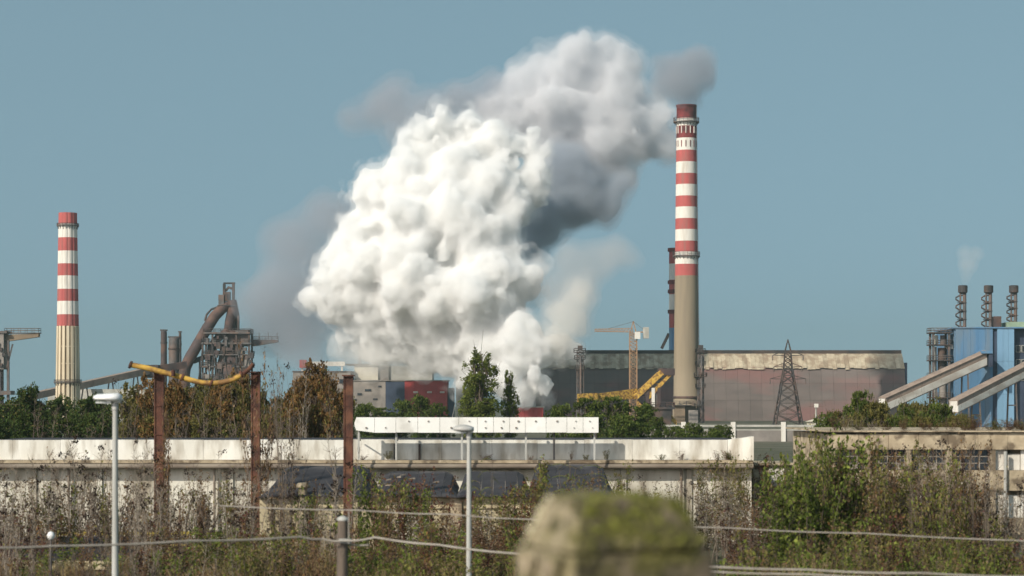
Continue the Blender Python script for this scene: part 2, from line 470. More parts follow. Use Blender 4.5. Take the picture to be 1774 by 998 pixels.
# ---------------------------------------------------------------- long ore store
def ore_store():
    D = 900; x0, x1 = zx(905, D), zx(1570, D); root = empty('storage_hall', ((x0 + x1) / 2, D, 0))
    zt = zz(606, D); zc = zz(637, D)
    # inner shell
    prof = [(0.6, 0), (1.0, 8), (4.2, zc), (9, zt - 2.2), (13, zt - 0.5), (60, zt - 0.4), (90, zc), (94, 0)]
    wb(MB().prism([(D + a, b) for a, b in prof], 'x', x0 + 0.2, x1 - 0.2), 'shell', M['dark_clad'], root)
    # lower wall in three rows of sheets
    rows = [((0.0, 0.0), (0.45, 8.0)), ((0.4, 8.05), (2.0, 14.6)), ((1.95, 14.65), (3.9, zc + 0.3))]
    n = 32; wdt = (x1 - x0) / n; rng = random.Random(3)
    for ri, ((ya, za), (yb, zb)) in enumerate(rows):
        for k in range(n):
            a = x0 + k * wdt + 0.03; b = a + wdt - 0.06; j = rng.uniform(0, 0.07)
            wb(MB().add([(a, D + ya - j, za), (b, D + ya - j, za), (b, D + yb - j, zb), (a, D + yb - j, zb), (a, D + ya + 0.3, za), (b, D + ya + 0.3, za), (b, D + yb + 0.3, zb), (a, D + yb + 0.3, zb)],
                        [(0, 1, 2, 3), (4, 7, 6, 5), (0, 4, 5, 1), (1, 5, 6, 2), (2, 6, 7, 3), (3, 7, 4, 0)]), 'wall_panel', M['brown_clad'], root)
    # upper cream sheets with a ragged lower edge
    n = 90; wdt = (x1 - x0) / n
    for k in range(n):
        a = x0 + k * wdt + 0.02; b = a + wdt - 0.04; drop = rng.uniform(-0.1, 0.75); j = rng.uniform(0, 0.1)
        p = [(3.0 - j, zc - drop), (8.6 - j, zt - 2.3), (10.6 - j, zt - 1.2)]
        vs = [(xx, D + yy, z_) for yy, z_ in p for xx in (a, b)] + [(xx, D + yy + 0.25, z_) for yy, z_ in p for xx in (a, b)]
        fs = [(0, 1, 3, 2), (2, 3, 5, 4), (6, 8, 9, 7), (8, 10, 11, 9), (0, 6, 7, 1), (4, 5, 11, 10), (0, 2, 8, 6), (2, 4, 10, 8), (1, 7, 9, 3), (3, 9, 11, 5)]
        wb(MB().add(vs, fs), 'roof_sheet', M['cream_clad'], root)
    wb(MB().box(x0, x1 - 0.1, D + 10.4, D + 14, zt - 1.3, zt + 0.1), 'ridge_capping', M['dark_clad'], root)
    wb(MB().box(x1 + 0.05, x1 + 0.9, D + 3, D + 40, 0, zc + 2), 'end_wall', M['navy'], root)
    for k in range(8):
        a = x0 + (k + 0.5) * (x1 - x0) / 8
        wb(MB().box(a - 0.5, a + 0.5, D + 20, D + 21, zt - 0.4, zt + 0.25), 'roof_vent', M['dark_clad'], root)
    tag(root, 'long brown storage hall with a stained cream upper roof edge', 'industrial building')
ore_store()


# ---------------------------------------------------------------- power pylon, lighting towers, tower crane
def pylon():
    D = 700; x = zx(1365, D); root = empty('power_pylon', (x, D, 0)); zt = zz(588, D); zm = zz(640, D)
    legs(root, x, D, 0, zm, 8.2, 2.6, 0.34, M['steel']); legs(root, x, D, zm, zt - 3.5, 2.6, 1.7, 0.28, M['steel'])
    wb(lattice(lattice(MB(), x, D, 0, zm, 8.2, 2.6, 6, 0.2), x, D, zm, zt - 3.5, 2.6, 1.7, 5, 0.16), 'lattice_bracing', M['steel'], root)
    mb = MB()
    for sx, sy in ((-1, -1), (1, -1), (1, 1), (-1, 1)): mb.bar((x + sx * 0.85, D + sy * 0.85, zt - 3.5), (x, D, zt), 0.22)
    wb(mb, 'peak', M['steel'], root)
    for py, hw in ((616, 4.6), (636, 4.2), (657, 5.4)):
        z = zz(py, D)
        for s in (-1, 1):
            mb = MB()
            for q in (-1, 1):
                mb.bar((x + s * 0.9, D + q * 0.9, z), (x + s * hw, D, z + 0.15), 0.2)
            mb.bar((x + s * 0.9, D, z + 1.3), (x + s * hw, D, z + 0.15), 0.18)
            a = wb(mb, 'cross_arm', M['steel'], root)
            sub(MB().tube([(x + s * hw, D, z + 0.1), (x + s * hw, D, z - 1.5)], 0.16, 6), 'insulator', M['steel_mid'], a, root)
    tag(root, 'dark lattice power pylon standing before the brown storage hall', 'pylon')
pylon()


def light_tower(px, D, py_top, label, w, plat):
    x = zx(px, D); root = empty('lattice_tower', (x, D, 0)); zt = zz(py_top, D)
    legs(root, x, D, 0, zt, w, w * 0.85, 0.3, M['steel_mid'])
    wb(lattice(MB(), x, D, 0, zt, w, w * 0.85, 14, 0.17), 'lattice_bracing', M['steel_mid'], root)
    for py, e in plat:
        z = zz(py, D)
        p = wb(MB().box(x - w / 2 - e, x + w / 2 + e * 0.7, D - w / 2 - e, D + w / 2 + e, z - 0.2, z), 'platform', M['steel'], root)
        sub(railing(MB(), x - w / 2 - e, x + w / 2 + e * 0.7, D - w / 2 - e, D + w / 2 + e, z, 1.2, 0.14), 'guard_rail', M['steel'], p, root)
    wb(MB().box(x - 0.8, x + 0.8, D - 0.8, D + 0.8, zt - 0.02, zt + 1.6), 'cabin', M['steel'], root)
    wb(MB().tube([(x + 0.2, D - w / 2 - 0.5, 0), (x + 0.2, D - w / 2 - 0.5, zt - 2)], 0.35, 8), 'riser_pipe', M['steel_mid'], root)
    tag(root, label, 'tower')
light_tower(1005, 790, 607, 'grey lattice tower at the steam side end of the brown hall', 2.4, [(610, 0.9), (622, 0.7), (640, 0.5)])
light_tower(1214, 795, 606, 'dark lattice tower right beside the tall chimney shaft', 2.2, [(610, 0.6), (632, 0.6), (652, 1.2), (671, 0.6)])


def tower_crane():
    D = 760; x = zx(1097, D); root = empty('tower_crane', (x, D, 0)); zj = zz(577, D); zt = zz(563, D)
    legs(root, x, D, 0, zj, 2.3, 2.3, 0.32, M['orange_crane'])
    wb(lattice(MB(), x, D, 0, zj, 2.3, 2.3, 20, 0.14), 'lattice_bracing', M['orange_crane'], root)
    xl, xr = zx(1030, D), zx(1124, D); mb = MB()
    for dy in (-0.7, 0.7):
        mb.bar((x, D + dy, zj + 0.3), (xl, D + dy, zj + 0.6), 0.22)
    mb.bar((x, D, zj + 1.6), (xl, D, zj + 1.2), 0.22)
    n = 12
    for i in range(n):
        k0, k1 = i / n, (i + 0.5) / n
        for dy in (-0.7, 0.7):
            mb.bar((x + (xl - x) * k0, D + dy, zj + 0.35), (x + (xl - x) * k1, D, zj + 1.5), 0.12)
            mb.bar((x + (xl - x) * k1, D, zj + 1.5), (x + (xl - x) * (i + 1) / n, D + dy, zj + 0.35), 0.12)
    wb(mb, 'jib', M['orange_crane'], root)
    wb(MB().box(x + 1.3, xr, D - 0.8, D + 0.8, zj + 0.1, zj + 0.5), 'counter_jib', M['orange_crane'], root)
    wb(MB().box(xr - 1.9, xr, D - 0.9, D + 0.9, zj - 1.8, zj + 1.9), 'counterweight', M['pale_concrete'], root)
    mb = MB()
    for s in (-1, 1):
        mb.bar((x + s * 1.0, D, zj), (x, D, zt + 1.2), 0.3)
    wb(mb, 'apex', M['orange_crane'], root)
    wb(MB().bar((x, D, zt + 1.1), (xl * 0.65 + x * 0.35, D, zj + 1.4), 0.12), 'tie_bar', M['steel_mid'], root)
    wb(MB().bar((x, D, zt + 1.1), (xr - 1, D, zj + 0.6), 0.12), 'tie_bar', M['steel_mid'], root)
    wb(MB().box(x + 0.4, x + 2.2, D - 2.2, D - 0.9, zj - 2.0, zj + 0.3), 'cab', M['white'], root)
    tag(root, 'orange tower crane in front of the brown storage hall', 'crane')
tower_crane()


# ---------------------------------------------------------------- yellow stacker
def stacker():
    D = 640; P = lambda px, py, d=0: at(px, py, D + d); root = empty('stacker_machine', (zx(1130, D), D, 0))
    def beam(name, a, b, h0, h1, w, mat='yellow'):
        a, b = Vector(a), Vector(b)
        vs = []
        for p, h in ((a, h0), (b, h1)):
            for dy in (-w / 2, w / 2):
                vs += [(p.x, p.y + dy, p.z - h / 2), (p.x, p.y + dy, p.z + h / 2)]
        return wb(MB().add(vs, [(0, 1, 3, 2), (4, 6, 7, 5), (0, 4, 5, 1), (2, 3, 7, 6), (1, 5, 7, 3), (0, 2, 6, 4)]), name, M[mat], root)
    beam('boom', P(1003, 691, -8), P(1104, 682), 1.6, 2.9, 2.2)
    beam('boom_tip', P(1000, 690, -8), P(1035, 687, -6), 2.4, 2.0, 3.0)
    for dy in (-2.0, 2.0):
        a = P(1100, 688); b = P(1146, 645)
        wb(MB().bar((a.x, a.y + dy, a.z), (b.x, b.y + dy, b.z), 1.4, 1.6), 'mast_beam', M['yellow'], root)
        a = P(1122, 690); b = P(1163, 646)
        wb(MB().bar((a.x, a.y + dy, a.z), (b.x, b.y + dy, b.z), 0.7, 0.9), 'back_stay', M['yellow'], root)
    a = P(1140, 643); b = P(1168, 648)
    wb(MB().box(a.x, b.x, D - 2.6, D + 2.6, a.z - 1.2, a.z + 0.7), 'mast_head', M['oxide'], root)
    c = P(1121, 682); d = P(1141, 706)
    wb(MB().box(c.x, d.x, D - 2, D + 2.2, d.z, c.z), 'machine_house', M['steel_mid'], root)
    for i in range(3):
        e = P(1118 + i * 10, 672)
        wb(MB().box(e.x, e.x + 0.9, D - 2.4, D - 1.6, P(0, 708).z, e.z), 'post', M['white'] if i == 1 else M['oxide'], root)
    p = wb(MB().box(P(1112, 0).x, P(1168, 0).x, D - 3, D + 3, P(0, 709).z, P(0, 705).z), 'platform', M['steel'], root)
    sub(railing(MB(), P(1112, 0).x, P(1168, 0).x, D - 3, D + 3, P(0, 705).z, 1.2, 0.14), 'guard_rail', M['oxide'], p, root)
    beam('chute', P(1103, 700), P(1131, 727), 2.4, 1.8, 1.6)
    beam('chute', P(1156, 717), P(1172, 733), 1.9, 1.4, 1.6)
    wb(MB().box(P(1128, 0).x, P(1162, 0).x, D - 2.5, D + 2.5, 0, P(0, 709).z), 'undercarriage', M['steel'], root)
    for k in range(6):
        t = k / 5; e = P(1108 + 46 * t * 0.9, 684 - 38 * t * 0.9); f_ = P(1126 + 36 * t * 0.9, 688 - 38 * t * 0.9)
        wb(MB().bar((e.x, D - 2, e.z), (f_.x, D - 2, f_.z), 0.3), 'strut', M['yellow'] if k % 2 else M['oxide'], root)
    tag(root, 'yellow stacker machine with a long boom and sloping mast beside the chimney', 'machine')
stacker()


# ---------------------------------------------------------------- blue plant
def blue_plant():
    D = 650; root = empty('blue_plant_building', (zx(1735, D), D, 0)); Z = lambda py: zz(py, D); X = lambda px: zx(px, D); zt = Z(569)
    strips = [(1656, 1720, 0.0, 'blue', 5), (1728, 1757, 0.0, 'blue_pale', 3), (1757, 1832, 2.5, 'navy', 4)]
    wb(MB().box(X(1656) + 0.1, X(1832) - 0.1, D + 3.1, D + 30, 0, zt - 0.1), 'wall', M['blue'], root)
    for a, b, off, mt, n in strips:
        wd = (X(b) - X(a)) / n
        for k in range(n):
            for r_ in range(3):
                wb(MB().box(X(a) + k * wd + 0.02, X(a) + (k + 1) * wd - 0.02, D + off + 0.02 * ((k + r_) % 2), D + 3, zt * r_ / 3 + 0.02, zt * (r_ + 1) / 3 - 0.02), 'wall_panel', M[mt], root)
    wb(MB().box(X(1720) + 0.03, X(1728) - 0.03, D + 0.7, D + 3, 0, zt - 0.6), 'recess_strip', M['navy'], root)
    for i in range(3):
        for j in range(2):
            f = wb(MB().box(X(1763) + j * 1.6, X(1763) + j * 1.6 + 1.3, D + 2.2, D + 2.49, Z(610) - i * 4, Z(610) - i * 4 + 2.0), 'window', M['pale_concrete'], root)
            sub(MB().box(X(1763) + j * 1.6 + 0.12, X(1763) + j * 1.6 + 1.18, D + 2.16, D + 2.3, Z(610) - i * 4 + 0.12, Z(610) - i * 4 + 1.88), 'pane', M['glass_dark'], f, root)
    wb(MB().box(X(1652), X(1836), D - 0.3, D + 30.2, zt + 0.01, zt + 0.4), 'parapet', M['blue'], root)
    wb(MB().box(X(1750), X(1836), D + 1, D + 12, zt + 0.42, zt + 1.9), 'roof_house', M['green_sheet'], root)
    wb(MB().box(X(1728), X(1740), D + 4, D + 9, zt + 0.42, Z(547)), 'roof_house', M['oxide'], root)
    tag(root, 'tall blue clad plant building with vent stacks on its roof', 'industrial building')
    # vent stacks
    vs = []
    for px in (1674, 1719, 1763):
        x = X(px); y = D + 6; zb = zt + (1.92 if px > 1750 else 0.42); top = Z(493)
        r = empty('vent_stack', (x, y, zb))
        wb(MB().tube([(x + 0.7, y, zb), (x + 0.7, y, top - 1.2)], 0.5, 10), 'pipe', M['steel_mid'], r)
        wb(MB().lathe([(0.55, top - 2.4), (1.35, top - 1.9), (1.35, top), (0.9, top + 0.1)], 14, (x + 0.2, y), smooth=False), 'cap', M['steel'], r)
        wb(MB().tube([(x - 0.5, y, zb), (x - 0.5, y, top - 2.2)], 0.28, 8), 'pipe', M['steel_mid'], r)
        n = 4
        for k in range(n):
            zc = zb + (top - 2.5 - zb) * (k + 0.5) / n; h = (top - 2.5 - zb) / n
            pts = [(x + 0.5, y, zc - h * 0.42), (x - 0.9, y, zc - h * 0.33), (x - 1.75, y, zc - h * 0.12), (x - 1.75, y, zc + h * 0.12), (x - 0.9, y, zc + h * 0.33), (x + 0.5, y, zc + h * 0.42)]
            wb(MB().tube(pts, 0.22, 6), 'bend', M['steel'], r)
            wb(MB().box(x - 1.3, x + 1.3, y - 0.7, y + 0.7, zc - h * 0.5 - 0.08, zc - h * 0.5 + 0.08), 'bracket', M['steel'], r)
        vs.append(r)
    tag(vs[0], 'dark vent stack with bent side pipes and steam above it', 'vent stack', 'vent stacks on the blue building')
    tag(vs[1], 'dark vent stack beside the small rusty box on the blue roof', 'vent stack', 'vent stacks on the blue building')
    tag(vs[2], 'dark vent stack standing on the pale green roof house', 'vent stack', 'vent stacks on the blue building')
    # tower left of the blue block
    x0, x1 = X(1619), X(1650); y = D + 6; r = empty('process_tower', ((x0 + x1) / 2, y, 0)); zt2 = Z(577)
    for cx in (x0 + 0.3, x1 - 0.3):
        for cy in (y - 2.5, y + 2.5):
            wb(MB().box(cx - 0.3, cx + 0.3, cy - 0.3, cy + 0.3, 0, zt2), 'column', M['steel_mid'], r)
    for k, py in enumerate((577, 598, 625, 655, 690)):
        z = Z(py)
        p = wb(MB().box(x0 - 0.6, x1 + 0.6, y - 3.2, y + 3.2, z, z + 0.35), 'floor', M['steel'], r)
        sub(railing(MB(), x0 - 0.5, x1 + 0.5, y - 3.1, y + 3.1, z + 0.35, 1.2, 0.13), 'guard_rail', M['steel_mid'], p, r)
    for k, (a, b, pa, pb, mt) in enumerate(((0.8, 2.0, 580, 597, 'works_cream'), (2.6, 4.2, 580, 597, 'steel_mid'), (0.6, 1.6, 600, 690, 'pale_concrete'), (1.9, 4.3, 602, 652, 'steel'), (2.2, 4.4, 657, 740, 'works_grey'))):
        wb(MB().lathe([((b - a) / 2, Z(pb)), ((b - a) / 2, Z(pa))], 12, (x0 + (a + b) / 2, y - 0.5)), 'vessel', M[mt], r)
    wb(MB().box(x1 - 0.5, x1 + 0.95, y - 2, y + 2, Z(604), Z(598)), 'duct', M['white'], r)
    tag(r, 'open steel process tower with pale vessels beside the blue building', 'tower')

    def gallery(label, a, b, h, wd, nsup, conn):
        a, b = Vector(a), Vector(b); g = empty('conveyor_gallery', (a.x, a.y, 0)); d = (b - a); dh = Vector((d.x, d.y, 0)).normalized(); s = Vector((-dh.y, dh.x, 0))
        n = max(6, int(d.length / 3.2)); up = Vector((0, 0, 1))
        for k in range(n):
            p = a + d * (k / n); q = a + d * ((k + 1) / n - 0.002)
            for sd in (-1, 1):
                for lo, hi, mt, pr_ in ((0, 0.56, 'gallery', 0.12), (0.565, 1.0, 'gallery_roof', 0.0)):  # upper row is browner: dirt and shade put into its colour
                    o_ = s * (sd * (wd / 2 + pr_)); i_ = s * (sd * (wd / 2 - 0.15))
                    vs_ = [p + o_ + up * h * lo, q + o_ + up * h * lo, q + o_ + up * h * hi, p + o_ + up * h * hi, p + i_ + up * h * lo, q + i_ + up * h * lo, q + i_ + up * h * hi, p + i_ + up * h * hi]
                    wb(MB().add(vs_, [(0, 1, 2, 3), (4, 7, 6, 5), (0, 4, 5, 1), (1, 5, 6, 2), (2, 6, 7, 3), (3, 7, 4, 0)]), 'side_panel', M[mt], g)
        prof = [(-wd / 2 - 0.25, h), (-wd / 4, h + 0.5), (wd / 4, h + 0.5), (wd / 2 + 0.25, h), (wd / 2 + 0.25, h - 0.1), (-wd / 2 - 0.25, h - 0.1)]
        vs_ = [p + s * u + up * v_ for p in (a, b) for u, v_ in prof]; m_ = len(prof)
        fs_ = [tuple(range(m_)), tuple(reversed(range(m_, 2 * m_)))] + [(k, m_ + k, m_ + (k + 1) % m_, (k + 1) % m_) for k in range(m_)]
        wb(MB().add([v_ + up * 0.12 for v_ in vs_], fs_), 'roof', M['gallery_roof'], g)
        wb(MB().bar(a - up * 0.15, b - up * 0.15, wd - 0.1, 0.3), 'floor', M['gallery_roof'], g)
        for e in (a, b):
            wb(MB().bar(e + up * h * 0.5 - dh * 0.05, e + up * h * 0.5 + dh * 0.05, wd - 0.35, h * 0.96), 'end_plate', M['gallery'], g)
        for k in range(nsup):
            p = a + d * ((k + 0.6) / (nsup + 0.2)); mb = MB()
            for sd in (-1, 1): mb.bar(p + s * (sd * wd / 2.3) - up * 0.3, Vector((p.x, p.y, 0)) + s * (sd * wd / 1.6), 0.4)
            mb.bar(Vector((p.x, p.y, p.z * 0.5)) - s * wd / 2, Vector((p.x, p.y, p.z * 0.5)) + s * wd / 2, 0.3)
            wb(mb, 'trestle', M['steel_mid'], g)
        tag(g, label, 'conveyor'); return g
    gallery('pale inclined conveyor gallery running up into the middle of the blue wall', at(1528, 712, 628), at(1704, 632, 644), 3.4, 3.0, 3, 0)
    gallery('pale inclined conveyor gallery passing low in front of the blue building', at(1652, 714, 596), at(1850, 612, 626), 2.9, 2.8, 3, 0)
    h = empty('transfer_hood', (X(1700), D - 1, 0))
    wb(MB().box(X(1690), X(1709), D - 8.6, D - 0.05, Z(613.5), Z(609)), 'hood', M['blue'], h)
    wb(MB().box(X(1703), X(1709) + 0.1, D - 8.2, D - 0.1, Z(636), Z(613.5) - 0.02), 'cheek', M['navy'], h)
    tag(h, 'blue hood where the conveyor gallery enters the blue wall', 'hood')
blue_plant()


# ---------------------------------------------------------------- left edge: unloader tower
def unloader():
    D = 700; X = lambda px: zx(px, D); Z = lambda py: zz(py, D); root = empty('unloader_tower', (X(-5), D, 0))
    wb(MB().box(X(-40), X(10), D - 3, D + 4, Z(640), Z(578)), 'machine_house', M['works_grey'], root)
    wb(MB().box(X(-40), X(16), D - 3.4, D + 4.4, Z(578) + 0.02, Z(574)), 'roof', M['steel_mid'], root)
    # cantilever walkway
    poly = [(X(10), Z(592)), (X(68), Z(584)), (X(68), Z(578)), (X(10), Z(580))]
    wb(MB().prism(poly, 'y', D - 1.4, D + 1.4), 'cantilever_arm', M['concrete_dark'], root)
    p = wb(MB().box(X(10), X(70), D - 1.7, D + 1.7, Z(578) + 0.03, Z(576.5)), 'walkway', M['steel_mid'], root)
    sub(railing(MB(), X(10), X(69), D - 1.6, D + 1.6, Z(576.5), 1.3, 0.13, 1.8), 'guard_rail', M['steel_mid'], p, root)
    wb(MB().box(X(14), X(18), D - 2, D - 1, 0, Z(590)), 'column', M['steel_mid'], root)
    for px in (-36, -4):
        wb(MB().box(X(px), X(px + 8), D - 2, D + 2, 0, Z(640) - 0.02), 'column', M['steel'], root)
    wb(MB().box(X(-40), X(22), D - 3, D + 3, Z(684), Z(677)), 'platform', M['steel_mid'], root)
    for k in range(5):
        wb(MB().box(X(-2 + (k % 3) * 5), X(3 + (k % 3) * 5), D - 3.6, D - 3.02, Z(600 + k * 9), Z(594 + k * 9)), 'fitting', M['steel'], root)
    wb(MB().bar(at(11, 640, D - 2), at(22, 596, D - 1.5), 0.5), 'brace', M['steel_mid'], root)
    tag(root, 'grey unloader tower with a cantilevered walkway and railing', 'tower')
unloader()


# ---------------------------------------------------------------- blast furnace group
def blast_furnace():
    D = 900; P = lambda px, py, d=0: at(px, py, D + d); root = empty('blast_furnace', (zx(390, D), D, 0))
    X = lambda px: zx(px, D); Z = lambda py: zz(py, D)
    wb(MB().tube([P(319, 740, -4), P(319, 650, -4), P(321, 637, -4), P(330, 618, -4), P(358, 570, -3), P(372, 548, -2), P(384, 536, -1), P(394, 529, 0)], [2.3, 2.3, 2.25, 2.2, 2.15, 2.1, 2.0, 1.9], 16), 'downcomer_pipe', M['oxide'], root)
    wb(MB().tube([P(401, 520), P(402, 540), P(398, 560), P(396, 580), P(397, 600)], 2.0, 14), 'uptake_pipe', M['oxide'], root)
    wb(MB().tube([P(396, 572, -2), P(386, 580, -2), P(374, 589, -2), P(366, 600, -2), P(364, 640, -2)], 1.5, 12), 'bleeder_pipe', M['oxide'], root)
    wb(MB().tube([P(405, 524, 3), P(409, 545, 3), P(408, 580, 3)], 1.3, 12), 'uptake_pipe', M['steel'], root)
    wb(MB().tube([P(355, 556, 2), P(358, 545, 2), P(366, 536, 2), P(374, 533, 2), P(384, 530, 2)], 0.4, 8), 'vent_pipe', M['steel'], root)
    # head frame
    for px in (388.5, 404.5):
        wb(MB().box(X(px) - 0.45, X(px) + 0.45, D - 1, D + 1, Z(528), Z(492)), 'head_post', M['steel'], root)
    wb(MB().box(X(387.5), X(407), D - 1.1, D + 1.1, Z(492) + 0.01, Z(489.5)), 'head_beam', M['steel'], root)
    wb(MB().tube([P(391, 504), P(396, 498), P(402, 500)], 0.5, 8), 'sheave', M['steel'], root)
    wb(MB().box(X(391), X(399), D - 1.5, D + 1.5, Z(522), Z(506)), 'valve_house', M['steel'], root)
    wb(MB().box(X(379.5), X(389), D - 2, D + 2, Z(530), Z(511)), 'valve_house', M['steel_mid'], root)
    wb(MB().box(X(378), X(410), D - 2.5, D + 2.5, Z(531), Z(529)), 'platform', M['steel'], root)
    wb(MB().box(X(411.5), X(414.5), D - 1, D + 1, Z(575), Z(547)), 'side_post', M['steel'], root)
    # furnace tower
    for k, (px0, px1, py0, py1) in enumerate(((356, 436, 576, 579), (352, 438, 594, 597), (353, 438, 614, 616), (352, 438, 634, 637), (352, 440, 655, 658))):
        p = wb(MB().box(X(px0), X(px1), D - 6, D + 6, Z(py1), Z(py0)), 'floor', M['steel_mid'], root)
        sub(railing(MB(), X(px0), X(px1), D - 6, D + 6, Z(py0), 1.3, 0.16, 2.2), 'guard_rail', M['steel'], p, root)
    for px in (354, 371, 392, 412, 434):
        for dy in (-5, 5):
            wb(MB().box(X(px) - 0.35, X(px) + 0.35, D + dy - 0.35, D + dy + 0.35, 0, Z(577)), 'column', M['steel'], root)
    wb(MB().lathe([(6.4, 0), (6.4, Z(640)), (5.2, Z(620)), (4.6, Z(600)), (3.0, Z(585)), (2.4, Z(572))], 24, (X(402), D)), 'furnace_shell', M['oxide'], root)
    wb(MB().box(X(410), X(432), D - 4, D + 3, Z(600), Z(572)), 'charging_house', M['steel_mid'], root)
    wb(MB().box(X(414), X(431), D - 4, D + 3, Z(634), Z(618)), 'cast_house', M['steel'], root)
    rng = random.Random(4)
    for k in range(40):
        px = rng.uniform(352, 434); py = rng.uniform(582, 655); ww = rng.uniform(3, 9); hh = rng.uniform(4, 13)
        wb(MB().box(X(px), X(px + ww), D - 5.6 - rng.uniform(0, 1), D - 3, Z(py + hh), Z(py)), 'equipment_box', M[rng.choice(['steel', 'steel_mid', 'oxide', 'works_grey'])], root)
    for k in range(18):
        px = 352 + k * 4.9; a = P(px, rng.choice([594, 614, 634]), -6.2); b = P(px + rng.choice([-10, 10]), rng.choice([655, 670]), -6.2)
        wb(MB().bar(a, b, 0.35), 'brace', M['steel'], root)
    # arm towards the right
    wb(MB().prism([(X(436), Z(600)), (X(440), Z(600)), (X(482), Z(593)), (X(482), Z(589)), (X(436), Z(588))], 'y', D - 1.5, D + 1.5), 'crane_arm', M['steel_mid'], root)
    wb(railing(MB(), X(438), X(482), D - 1.5, D + 1.5, Z(588.5), 1.2, 0.13, 2.0), 'guard_rail', M['steel_mid'], root)
    for px in (449, 465, 480):
        wb(MB().bar(P(px, 588), P(px, 576), 0.2), 'antenna', M['steel_mid'], root)
    wb(MB().prism([(X(336), Z(622)), (X(356), Z(614)), (X(356), Z(622)), (X(336), Z(630))], 'y', D - 2, D + 2), 'skip_bridge', M['steel'], root)
    wb(MB().box(X(345), X(348), D - 1, D + 1, 0, Z(622)), 'column', M['steel'], root)
    tag(root, 'dark blast furnace with a big sloping downcomer pipe and head frame', 'blast furnace')
    # hot stoves
    def stove(px0, px1, pt, label, mat, capped):
        x = (X(px0) + X(px1)) / 2; r_ = (X(px1) - X(px0)) / 2; s = empty('stove_stack', (x, D + 14, 0)); zt = Z(pt)
        wb(MB().lathe([(r_, 0), (r_, zt - 1.5), (r_ * 0.92, zt - 0.4)] + ([(r_ * 0.5, zt)] if capped else []), 18, (x, D + 14)), 'shell', M[mat], s)
        for q in (0.35, 0.62, 0.86):
            wb(MB().lathe([(r_ * 1.0, zt * q - 0.3), (r_ * 1.16, zt * q - 0.3), (r_ * 1.16, zt * q + 0.3), (r_ * 1.0, zt * q + 0.3)], 18, (x, D + 14), smooth=False, cap_top=False, cap_bot=False), 'ring', M['steel'], s)
        wb(MB().box(x - r_ * 1.1, x + r_ * 1.1, D + 13, D + 15, zt - 0.3, zt + 0.25), 'cap', M['steel'], s)
        tag(s, label, 'stack'); return s
    stove(269, 280, 570, 'slim oxide stack with a dark cap near the furnace pipe', 'oxide', False)
    stove(283, 301, 582, 'broad dark stove cylinder between two slim stacks', 'steel_mid', True)
    stove(300.5, 305.5, 573, 'thin dark post stack touching the broad stove cylinder', 'steel', False)


blast_furnace()


def left_conveyor():
    D = 880; a = at(58, 686, D - 60); b = at(262, 641, D); c = at(322, 632, D + 6); g = empty('conveyor_bridge', (a.x, a.y, 0))
    for k in range(9):
        p = a.lerp(b, k / 9); q = a.lerp(b, (k + 0.985) / 9)
        wb(MB().bar(p, q, 3.0, 2.4), 'gallery_segment', M['gallery_roof'], g)
    wb(MB().bar(b, c, 3.0, 2.6), 'gallery_segment', M['oxide'], g)
    wb(MB().box(b.x - 3, b.x + 3, D - 3, D + 3, b.z - 3, b.z + 1.9), 'transfer_house', M['oxide'], g)
    for t in (0.2, 0.42, 0.64, 0.86):
        p = a.lerp(b, t); mb = MB()
        for s in (-1, 1): mb.bar((p.x + s * 0.4, p.y + s * 1.2, p.z - 1), (p.x + s * 2.2, p.y + s * 1.6, 0), 0.45)
        mb.bar((p.x - 1.2, p.y - 1.4, p.z * 0.5), (p.x + 1.2, p.y + 1.4, p.z * 0.5), 0.35)
        wb(mb, 'trestle', M['steel_mid'], g)
    wb(MB().box(a.x - 1, at(262, 0, D - 20).x, D - 30, D - 18, 0, 12.0), 'side_shed', M['pale_concrete'], g)
    tag(g, 'brown conveyor bridge climbing from the ribbed chimney to the blast furnace', 'conveyor')
left_conveyor()


